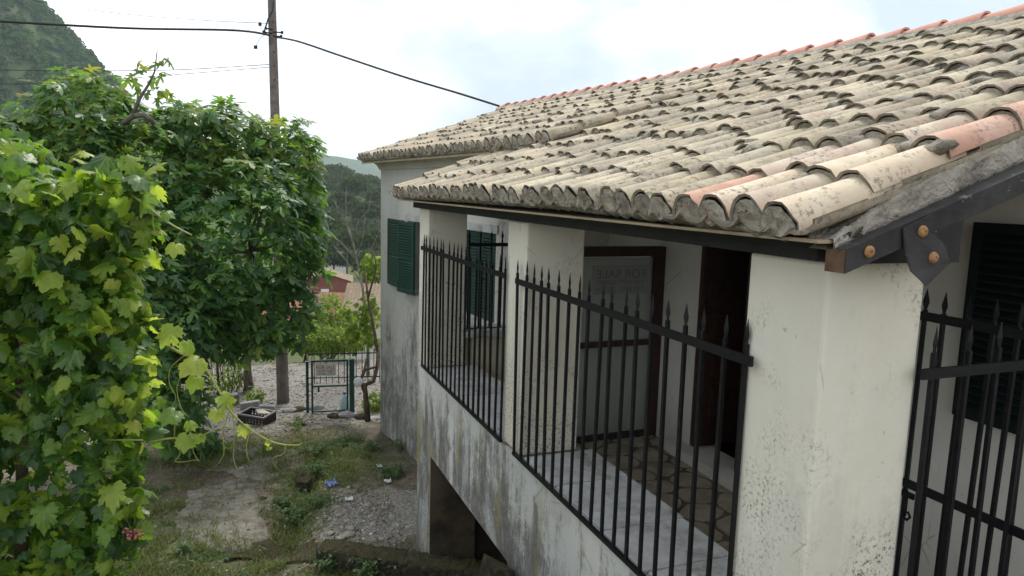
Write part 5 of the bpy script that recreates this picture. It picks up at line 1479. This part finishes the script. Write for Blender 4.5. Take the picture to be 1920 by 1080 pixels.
# ------------------------------------------------------------------ fig tree
fig = empty('fig_tree', 'broad dark green fig tree filling the left middle distance', 'tree')
FB = [(at(430, 450, 11.6), (1.45, 1.5, 1.65)), (at(260, 340, 11.2), (1.25, 1.3, 1.2)), (at(160, 250, 10.8), (.85, 1.0, .95)), (at(540, 340, 12.2), (.60, .8, 1.0)), (at(330, 590, 10.6), (.85, .9, .95)), (at(230, 520, 10.0), (.9, .9, 1.25)), (at(490, 580, 11.8), (.90, .9, .75)), (at(395, 255, 11.6), (.95, 1.0, .55)), (at(60, 330, 10.4), (.8, .8, .9)), (at(330, 740, 10.0), (.42, .5, .8))]
r = np.random.default_rng(5)
P, O = blob_points(FB, 2300, r, .62)
T = []; Ttop = []
for p, o in zip(P, O):
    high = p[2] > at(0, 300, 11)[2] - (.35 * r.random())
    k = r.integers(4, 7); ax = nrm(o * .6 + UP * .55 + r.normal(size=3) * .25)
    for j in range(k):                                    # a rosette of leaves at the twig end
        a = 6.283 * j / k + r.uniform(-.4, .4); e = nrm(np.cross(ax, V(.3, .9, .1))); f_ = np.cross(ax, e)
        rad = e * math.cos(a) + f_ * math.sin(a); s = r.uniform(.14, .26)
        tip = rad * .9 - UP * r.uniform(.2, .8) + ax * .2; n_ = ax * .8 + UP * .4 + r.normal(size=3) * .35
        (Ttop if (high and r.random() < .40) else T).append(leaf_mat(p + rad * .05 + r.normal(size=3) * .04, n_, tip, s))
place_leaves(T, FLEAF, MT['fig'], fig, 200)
place_leaves(Ttop, FLEAF, MT['fig_top_lit'], fig, 90, 'leaf', 'lit_top_foliage')
tb = gnd(468, 731); tb2 = gnd(458, 728)
mb = MB(); p1 = at(466, 640, np.dot(tb - V(0, 0, CZ), -RM[:, 2]) - .2); branchy(mb, tb - V(0, 0, .2), p1, .085, .07, r, .05); branchy(mb, p1, at(400, 480, 11.8), .07, .045, r, .15); branchy(mb, tb2 - V(0, 0, .2), at(455, 640, 13.6), .05, .04, r, .05); branchy(mb, at(455, 640, 13.6), at(470, 470, 12), .04, .03, r, .1)
mb.build('trunk', MT['bark'], fig)
hubs = [at(400, 480, 11.8), at(300, 420, 11.3), at(470, 470, 12), at(230, 330, 11.2), at(330, 560, 11)]
for k in range(34):
    i = r.integers(0, len(P)); h = hubs[int(np.argmin([np.linalg.norm(P[i] - q) for q in hubs]))]
    mb = MB(); branchy(mb, h, P[i], .030, .008, r, .2, 6, 6); mb.build('branch', MT['bark'], fig)
for a, b, r0 in ((hubs[0], hubs[1], .05), (hubs[0], hubs[2], .045), (hubs[1], hubs[3], .06), (hubs[0], hubs[4], .05)):
    mb = MB(); branchy(mb, a, b, r0, r0 * .7, r, .12); mb.build('branch', MT['bark'], fig)
mb = MB(); Q = [at(225, 235, 10.2), at(237, 226, 10.1), at(252, 217, 10.1), at(270, 215, 10.1), at(284, 226, 10.2), at(300, 250, 10.6)]; mb.tube(Q, [.02, .034, .04, .038, .034, .02], 9); mb.build('branch', MT['bark'], fig)
mb = MB(); mb.tube([at(250, 216, 10.1), at(262, 185, 10.1), at(278, 160, 10.1), at(290, 135, 10.1), at(295, 95, 10.1)], [.03, .024, .018, .012, .006], 7); mb.build('branch', MT['bark'], fig)
TT = []
for (px_, py_) in ((313, 105), (310, 118), (283, 150), (258, 118), (268, 128), (300, 160), (250, 135), (276, 170), (290, 180), (262, 160), (305, 135), (245, 150), (240, 170), (320, 170), (228, 178)):
    for j in range(2): TT.append(leaf_mat(at(px_ + r.uniform(-6, 6), py_ + r.uniform(-6, 6), 10.1), r.normal(size=3) * .5 + UP * .4 - RM[:, 2] * -.6, -UP + r.normal(size=3) * .5, r.uniform(.13, .22)))
place_leaves(TT, FLEAF, MT['fig_top_lit'], fig, len(TT))

# ------------------------------------------------------------------ shrubs, creepers and trees beyond the gate
def shrub(name, label, cat, blobs, n, smin, smax, mat, variants, seed, stem=None, group=None, inner=.4, rnd=.9):
    r = np.random.default_rng(seed); root = empty(name, label, cat, group)
    P, O = blob_points(blobs, n, r, inner); T = scatter_leaves(P, O, r, smin, smax, .5, rnd, .5)
    o = joined('crown', variants, T, r.integers(0, len(variants), len(T)), [mat], root); o['kind'] = 'stuff'
    if stem is not None:
        mb = MB()
        c = np.mean([b[0] for b in blobs], 0)
        for k in range(4):
            b = blobs[k % len(blobs)]; branchy(mb, stem + r.normal(size=3) * np.array([.06, .06, 0]), b[0] + r.normal(size=3) * np.array(b[1]) * .4, .03, .01, r, .15, 6, 6)
        mb.build('trunk', MT['vinewood'], root)
    return root
def foot(p): return V(p[0], p[1], float(hgt(p[0], p[1])))
c = at(612, 600, 20); shrub('shrub', 'feathery light green shrub rising behind the gate', 'shrub', [(at(595, 625, 20), (.65, .8, .55)), (at(640, 622, 20.5), (.65, .8, .55)), (at(622, 590, 20), (.40, .6, .62)), (at(585, 590, 20), (.25, .4, .5))], 3000, .06, .15, MT['bush'], SLEAF, 31, foot(c) - V(0, 0, .2), rnd=1.2)
c = at(570, 635, 18.5); shrub('shrub', 'low bright green bush left of the gate', 'shrub', [(at(568, 632, 18.5), (.55, .6, .42)), (at(610, 640, 18.2), (.6, .6, .38)), (at(655, 640, 18.2), (.5, .6, .35))], 3800, .06, .13, MT['bush'], SLEAF, 32, foot(c) - V(0, 0, .2))
c = at(400, 640, 20); shrub('shrub', 'dark green bush in the shade behind the fig trunks', 'shrub', [(at(350, 640, 20), (.9, .8, .7)), (at(500, 640, 20.5), (.7, .8, .6))], 2200, .08, .16, MT['fig'], SLEAF, 33, foot(c) - V(0, 0, .2))
# vine on the right of the gate with gnarled stems
cv = empty('climbing_vine', 'climbing vine with gnarled stems beside the long wall', 'vine'); r = np.random.default_rng(8)
vb = gnd(690, 772)
for pix, rad in (([(690, 775, 12.3), (686, 745, 12.3), (684, 722, 12.3), (700, 715, 12.4), (707, 690, 12.5), (709, 660, 12.6)], .05), ([(684, 735, 12.3), (676, 712, 12.3), (685, 693, 12.3), (705, 688, 12.4)], .035), ([(676, 712, 12.3), (684, 690, 12.3), (687, 672, 12.3)], .022), ([(709, 665, 12.6), (700, 610, 12.8), (690, 560, 13), (685, 510, 13.2)], .03), ([(690, 560, 13), (706, 500, 13.2), (700, 470, 13.3)], .02)):
    mb = MB(); Q = [at(*p) for p in pix]; Q[0] = Q[0] - V(0, 0, .15 if pix[0][1] > 770 else 0); mb.tube(Q, np.linspace(rad, rad * .6, len(Q)).tolist(), 8); mb.build('stem', MT['vinewood'], cv)
P, O = blob_points([(at(690, 590, 13.4), (.24, .4, .45)), (at(668, 620, 13.6), (.22, .4, .38)), (at(695, 500, 13.6), (.22, .4, .35)), (at(700, 640, 13.2), (.15, .3, .2)), (at(655, 585, 14), (.18, .3, .25))], 400, r, .1)
T = scatter_leaves(P, O, r, .06, .12, .5, .8, .8); place_leaves(T, VLEAF, MT['bush'], cv, 60)
c = gnd(698, 772); shrub('shrub', 'small green weed bush at the foot of the climbing vine', 'shrub', [(c + V(.05, .1, .16), (.22, .2, .2))], 260, .06, .12, MT['bush'], SLEAF, 41)
# dead bare tree
dt = empty('dead_tree', 'bare grey dead tree standing behind the climbing vine', 'tree'); r = np.random.default_rng(15)
for pix, rad in (([(690, 640, 16.5), (680, 540, 16.5), (665, 470, 16.5), (655, 430, 16.5)], .075), ([(665, 475, 16.5), (650, 420, 16.5), (648, 380, 16.5), (650, 350, 16.4)], .035), ([(662, 450, 16.5), (672, 415, 16.4), (690, 395, 16.3), (697, 365, 16.3)], .03), ([(670, 490, 16.5), (640, 455, 16.6), (615, 435, 16.6), (598, 412, 16.7)], .03), ([(678, 530, 16.5), (650, 490, 16.6), (625, 460, 16.7)], .022), ([(668, 480, 16.4), (680, 450, 16.3), (684, 400, 16.3)], .022), ([(672, 500, 16.4), (695, 470, 16.2), (712, 430, 16.1)], .028), ([(640, 400, 16.5), (625, 375, 16.6)], .012), ([(650, 420, 16.5), (632, 395, 16.5), (628, 370, 16.5)], .014)):
    mb = MB(); Q = [at(*p) for p in pix]
    if rad > .07: Q = [foot(Q[0]) - V(0, 0, .2)] + Q
    mb.tube(Q, np.linspace(rad * .62, rad * .18, len(Q)).tolist(), 7); mb.build('trunk' if rad > .07 else 'branch', MT['deadwood'], dt)
# twiggy undergrowth under the fig
tw = empty('twig_thicket', 'thin dry stems growing under the fig tree', 'thicket'); r = np.random.default_rng(6)
for k in range(26):
    a = gnd(r.uniform(385, 470), r.uniform(722, 742)); mb = MB(); branchy(mb, a - V(0, 0, .05), a + V(r.uniform(-.3, .3), r.uniform(-.2, .2), r.uniform(.6, 1.2)), .010, .004, r, .15, 5, 5); mb.build('stem', MT['vinewood'], tw)
P, O = blob_points([(gnd(440, 735) + V(0, 0, .35), (.3, .3, .35)), (gnd(410, 740) + V(0, 0, .25), (.35, .3, .25)), (gnd(475, 757) + V(0, 0, .15), (.25, .2, .2))], 700, r, .2)
o = joined('foliage', SLEAF, scatter_leaves(P, O, r, .05, .1), r.integers(0, 2, 700), [MT['bush']], tw); o['kind'] = 'stuff'
c = gnd(375, 850)
shrub('shrub', 'dark shaded shrub at the path edge below the vine tendrils', 'shrub', [(gnd(345, 855) + V(0, 0, .25), (.35, .3, .35)), (gnd(395, 850) + V(0, 0, .12), (.28, .25, .18)), (gnd(310, 800) + V(0, 0, .5), (.35, .3, .7))], 900, .07, .15, MT['fig'], FLEAF, 51)
# round white reflector on the vine stem
rf = at(672, 716, 12.2); MT['disc'] = m_plain('white_disc', (0.66, 0.68, 0.70), 0.4, 0.1, 10, 0.03)
o = lathe([(.0, -.012), (.074, -.012), (.080, 0), (.07, .012), (.0, .014)], 20).build('round_plate', MT['disc']); o.location = tuple(rf); o.rotation_euler = (math.radians(80), 0, math.radians(-8)); tag(o, 'round white plate fixed to the gnarled vine stem', 'plate')

# weeds and grass
def weed_clump(px_, py_, h, w, n, label, seed, mat='weed', s=(.03, .065)):
    c = gnd(px_, py_); c[2] = gz(c[0], c[1]); r = np.random.default_rng(seed); root = empty('weed', label, 'weed', 'weeds in the yard'); root.location = (0, 0, 0)
    T = []; mb = MB()
    for k in range(max(5, n // 14)):
        a = c + V(r.normal() * w * .3, r.normal() * w * .3, -.02); b = c + V(r.normal() * w * .6, r.normal() * w * .6, h * r.uniform(.55, 1.1)); Q = branchy(mb, a, b, .004, .002, r, .2, 5, 4)
        for j in range(14):
            t = r.uniform(.15, 1); i = min(int(t * 4), 3); p = Q[i] + (Q[i + 1] - Q[i]) * (t * 4 - i); o_ = nrm(V(r.normal(), r.normal(), .3))
            T.append(leaf_mat(p, UP * .8 + o_ * .2 + r.normal(size=3) * .3, o_, r.uniform(*s)))
    mb.build('stem', MT['weed'], root); o = joined('foliage', SLEAF, T, r.integers(0, 2, len(T)), [MT[mat]], root); o['kind'] = 'stuff'
weed_clump(616, 1068, .20, .13, 320, 'leafy grey-green weed in front of the dark end of the kerb', 1)
weed_clump(690, 1078, .21, .20, 480, 'wide leafy weed in front of the middle of the kerb', 2)
weed_clump(738, 1082, .17, .12, 200, 'small weed right of the wide one before the kerb', 3)
weed_clump(828, 1098, .14, .08, 90, 'thin weed at the bottom edge before the kerb', 4)
weed_clump(560, 985, .20, .30, 480, 'dense weeds filling the lower end of the drain', 5)
weed_clump(530, 960, .16, .25, 380, 'weeds between the path slab and the drain', 6)
weed_clump(600, 950, .18, .25, 360, 'weeds just below the blue plastic scrap', 7)
weed_clump(606, 890, .24, .28, 520, 'tall weeds above the blue plastic scrap', 8)
weed_clump(588, 850, .20, .26, 420, 'weeds at the upper end of the drain', 9)
weed_clump(735, 895, .16, .28, 380, 'dark green weeds left of the corner pillar', 10)
weed_clump(690, 848, .18, .30, 380, 'weed patch below the long wall', 11)
weed_clump(760, 840, .16, .22, 260, 'weeds at the foot of the long wall', 12)
weed_clump(340, 1040, .14, .14, 170, 'small weed left of the path slab', 13)
weed_clump(560, 800, .14, .3, 300, 'weeds in front of the gate sill', 14, 'bush')
weed_clump(640, 830, .14, .35, 340, 'low weeds on the slope inside the gate', 15)
weed_clump(480, 752, .2, .18, 240, 'green weed growing behind the crate', 16, 'bush')
T = []; r = np.random.default_rng(123); BL = [(np.array([(-.05, 0, 0), (.05, 0, 0), (.035, .12, .55), (-.035, .12, .55), (0, .42, 1.0)]), np.array([(0, 1, 2), (0, 2, 3), (3, 2, 4)]), np.zeros(3, int))]
cnt = 0
while cnt < 38000:
    x, y = r.uniform(-2.6, 2.7), r.uniform(6.3, 12.6)
    g = inzone(x, y, 2); nn = mnoise.noise(Vector((x * 2.6, y * 2.6, 7))) + .5 * mnoise.noise(Vector((x * 9, y * 9, 2)))
    if r.random() > g * 1.0 * max(0, .42 + 1.3 * nn) + .02: continue
    if x > 1.76 + max(0, y - 7.2) * .05: continue
    s = r.uniform(.035, .12); a = r.uniform(0, 6.283); m = np.eye(4); til = r.uniform(.1, .9)
    m[:3, :3] = np.array([[math.cos(a), -math.sin(a), 0], [math.sin(a), math.cos(a), 0], [0, 0, 1]]) @ np.array([[1, 0, 0], [0, math.cos(til), math.sin(til)], [0, -math.sin(til), math.cos(til)]]) * s; m[:3, 3] = (x, y, gz(x, y) - .004); T.append(m); cnt += 1
tag(joined('grass', BL, T, [0] * len(T), [MT['grass']], smooth=False), 'patchy short grass and dry stalks across the yard', 'grass', kind='stuff')

kk = 0; rw = random.Random(31)
while kk < 26:
    x, y = rw.uniform(-1.6, 1.9), rw.uniform(6.6, 12.2)
    if inzone(x, y, 2) < .35 or x > 1.7: continue
    c = V(x, y, gz(x, y)); r2 = np.random.default_rng(200 + kk); root = empty('weed', 'small low weed growing in the grassy dirt of the yard', 'weed', 'small scattered weeds'); T = []; h = rw.uniform(.06, .13)
    for k in range(rw.randrange(22, 50)):
        o_ = nrm(V(r2.normal(), r2.normal(), .35)); T.append(leaf_mat(c + o_ * r2.uniform(0, h) * np.array([1, 1, .9]), UP * .7 + o_ * .3 + r2.normal(size=3) * .3, o_, r2.uniform(.03, .07)))
    o = joined('foliage', SLEAF, T, r2.integers(0, 2, len(T)), [MT['weed']], root); o['kind'] = 'stuff'; kk += 1
MT['litter'] = (lambda m: m.done(m.bsdf(m.ramp(m.rnd(), (0.0, (0.06, 0.04, 0.022)), (0.5, (0.14, 0.09, 0.045)), (0.85, (0.25, 0.19, 0.07)), (1.0, (0.34, 0.29, 0.16))), 0.9, spec=.1)))(Mat('dry_leaf'))
T = []
for k in range(1500):
    x, y = r.uniform(-2.2, 2.2), r.uniform(6.4, 13.2)
    if x > 1.74 + max(0, y - 7.2) * .05: continue
    T.append(leaf_mat(V(x, y, gz(x, y) + .012), UP + r.normal(size=3) * .35, V(r.normal(), r.normal(), .05), r.uniform(.025, .06)))
tag(joined('leaf_litter', SLEAF, T, r.integers(0, 2, len(T)), [MT['litter']], smooth=False), 'dry brown leaf litter strewn over the yard', 'leaf litter', kind='stuff')
# ------------------------------------------------------------------ village below the yard
MT['redwall'] = m_plain('red_wall', (0.20, 0.075, 0.064), 0.9, 0.15, 1, 0.05, 0.1)
MT['whitewall'] = m_plain('pale_wall', (0.55, 0.54, 0.50), 0.9, 0.1, 1, 0.05, 0.1)
MT['whitepaint'] = m_plain('white_paint', (0.68, 0.68, 0.66), 0.7, 0.05, 3, 0.0, 0.2)
def m_farroof(name, a, b):
    m = Mat(name); col = m.ramp(m.noise(1.6, 6, .7), (.3, a), (.7, b)); return m.done(m.bsdf(col, .95, spec=.1))
MT['roof_tan'] = m_farroof('roof_tan', (0.19, 0.145, 0.10), (0.34, 0.275, 0.20)); MT['roof_red'] = m_farroof('roof_red', (0.25, 0.12, 0.085), (0.36, 0.20, 0.14))
def corrug(mb, e0, e1, r0, r1, pitch, amp, m=0):
    """roof slope with real barrel rows from eave e0-e1 to ridge r0-r1"""
    L = np.linalg.norm(e1 - e0); n = max(4, int(L / pitch)); N = nrm(np.cross(e1 - e0, r0 - e0)); N = N if N[2] > 0 else -N
    vs = []; fs = []; k = 0
    for i in range(n * 4 + 1):
        t = i / (n * 4); o = amp * abs(math.sin(math.pi * i / 4)) 
        vs += [e0 + (e1 - e0) * t + N * o, r0 + (r1 - r0) * t + N * o]
    for i in range(n * 4): fs.append((2 * i, 2 * i + 2, 2 * i + 3, 2 * i + 1))
    mb.add(vs, fs, m, True)
def cottage(name, label, c, rot, w, l, h, rise, wall, roofm, pitch=.22, windows=(), base=4.0):
    root = empty(name, label, 'house', 'village houses'); root.location = tuple(c); root.rotation_euler = (0, 0, rot)
    mb = MB(); mb.box((-w / 2, -l / 2, -base), (w / 2, l / 2, h)); mb.prism([(-w / 2, 0, h), (w / 2, 0, h), (0, 0, h + rise)], (0, -l / 2 + .002, 0), (0, l / 2 - .002, 0)); mb.build('wall', wall, root)
    o = .35; k = rise / (w / 2)
    for sgn in (-1, 1):
        mb = MB(); a = V(sgn * (w / 2 + o), -l / 2 - o, h - o * k + .06); b = V(sgn * (w / 2 + o), l / 2 + o, h - o * k + .06); c0 = V(0, -l / 2 - o, h + rise + .06); c1 = V(0, l / 2 + o, h + rise + .06)
        corrug(mb, a, b, c0, c1, pitch, .09); mb.build('roof_slope', roofm, root)
    for (face, u, z, ww, hh, mt) in windows:
        mb = MB()
        if face == 'y': mb.box((u - ww / 2, -l / 2 - .05, z), (u + ww / 2, -l / 2 + .02, z + hh))
        else: mb.box((-w / 2 - .05, u - ww / 2, z), (-w / 2 + .02, u + ww / 2, z + hh))
        wd = mb.build('window', mt, root)
        mb = MB()
        for q in (-.25, .25):
            if face == 'y': mb.box((u + q * ww - ww * .19, -l / 2 - .056, z + hh * .08), (u + q * ww + ww * .19, -l / 2 - .052, z + hh * .92))
        if face == 'y': mb.build('window_leaf', MT['whitepaint'], wd)
    return root
c = at(612, 548, 105); cottage('village_house', 'red walled house with white window far down the valley', c - V(0, 0, 2.2), -.15, 7.0, 6, 4.2, 1.2, MT['redwall'], MT['roof_tan'], .3, [('y', -.1, 1.6, 1.1, 1.5, MT['whitepaint'])])
c = at(585, 600, 62); cottage('village_house', 'house with faded red tile roof behind the light green shrub', c - V(1, 0, .6), 1.1, 6, 8, .8, 2.3, MT['whitewall'], MT['roof_red'], .24)
c = at(752, 622, 44); cottage('village_house', 'pale house with tan tile roof beyond the climbing vine', c + V(.6, 2, -.3), 1.25, 5.0, 6.5, 1.35, 1.55, MT['whitewall'], MT['roof_tan'], .22, [('x', -.8, -.6, .8, 1.3, MT['pane'])])
# small pale building half hidden in the olive trees
c = at(625, 486, 160); cottage('village_house', 'small white house half hidden among the olive trees', c - V(0, 0, 1), .2, 5, 4, 2.2, .8, MT['whitewall'], MT['roof_tan'], .4)
# olive trees on the lower slope, each its own
r = np.random.default_rng(90)
OL = [(612, 420, 150, 5.2), (640, 380, 190, 5.5), (690, 400, 170, 5.0), (600, 470, 120, 4.0), (650, 455, 135, 4.6), (702, 455, 120, 4.0), (625, 490, 140, 3.4), (690, 500, 125, 3.6), (650, 490, 140, 3.2), (708, 520, 112, 3.0), (590, 350, 230, 6.0), (665, 350, 230, 6.0), (710, 370, 215, 5.5), (560, 490, 130, 3.6)]
om = [arr_mesh('crown', (v, f, m), [MT['olive_far']]) for v, f, m in [leaf_crown(1500, 40 + k) for k in range(4)]]
for k, (px_, py_, dp, s) in enumerate(OL):
    p = at(px_, py_, dp); root = empty('olive_tree', 'rounded grey-green olive tree on the wooded slope above the village roofs', 'tree', 'olive trees on the slope'); root.location = tuple(p)
    o = link('crown', om[k % 4], root); o.scale = (s * .8, s * .8, s * .72); o.rotation_euler = (0, 0, r.uniform(0, 6.28))
    g = float(hgt(p[0], p[1])); mb = MB(); mb.tube([V(0, 0, min(-s * .5, g - p[2]) - .5), V(.1, 0, -s * .3), V(0, .1, s * .1)], [.22, .18, .1], 7); mb.build('trunk', MT['bark'], root)

# ------------------------------------------------------------------ haze
hz_ = MB(); hz_.box((-2600, -60, -60), (3200, 5200, 420)); hb = hz_.mesh('haze', [])
hm = bpy.data.materials.new('haze'); hm.use_nodes = True; hn = hm.node_tree.nodes; hn.clear()
ho = hn.new('ShaderNodeOutputMaterial'); pv = hn.new('ShaderNodeVolumePrincipled'); pv.inputs['Color'].default_value = (0.74, 0.88, 1.0, 1); pv.inputs['Density'].default_value = 0.00022; pv.inputs['Anisotropy'].default_value = 0.3
hm.node_tree.links.new(pv.outputs[0], ho.inputs['Volume']); hb.materials.append(hm)
tag(link('haze', hb), 'thin pale blue summer haze over the valley', 'haze', kind='stuff')
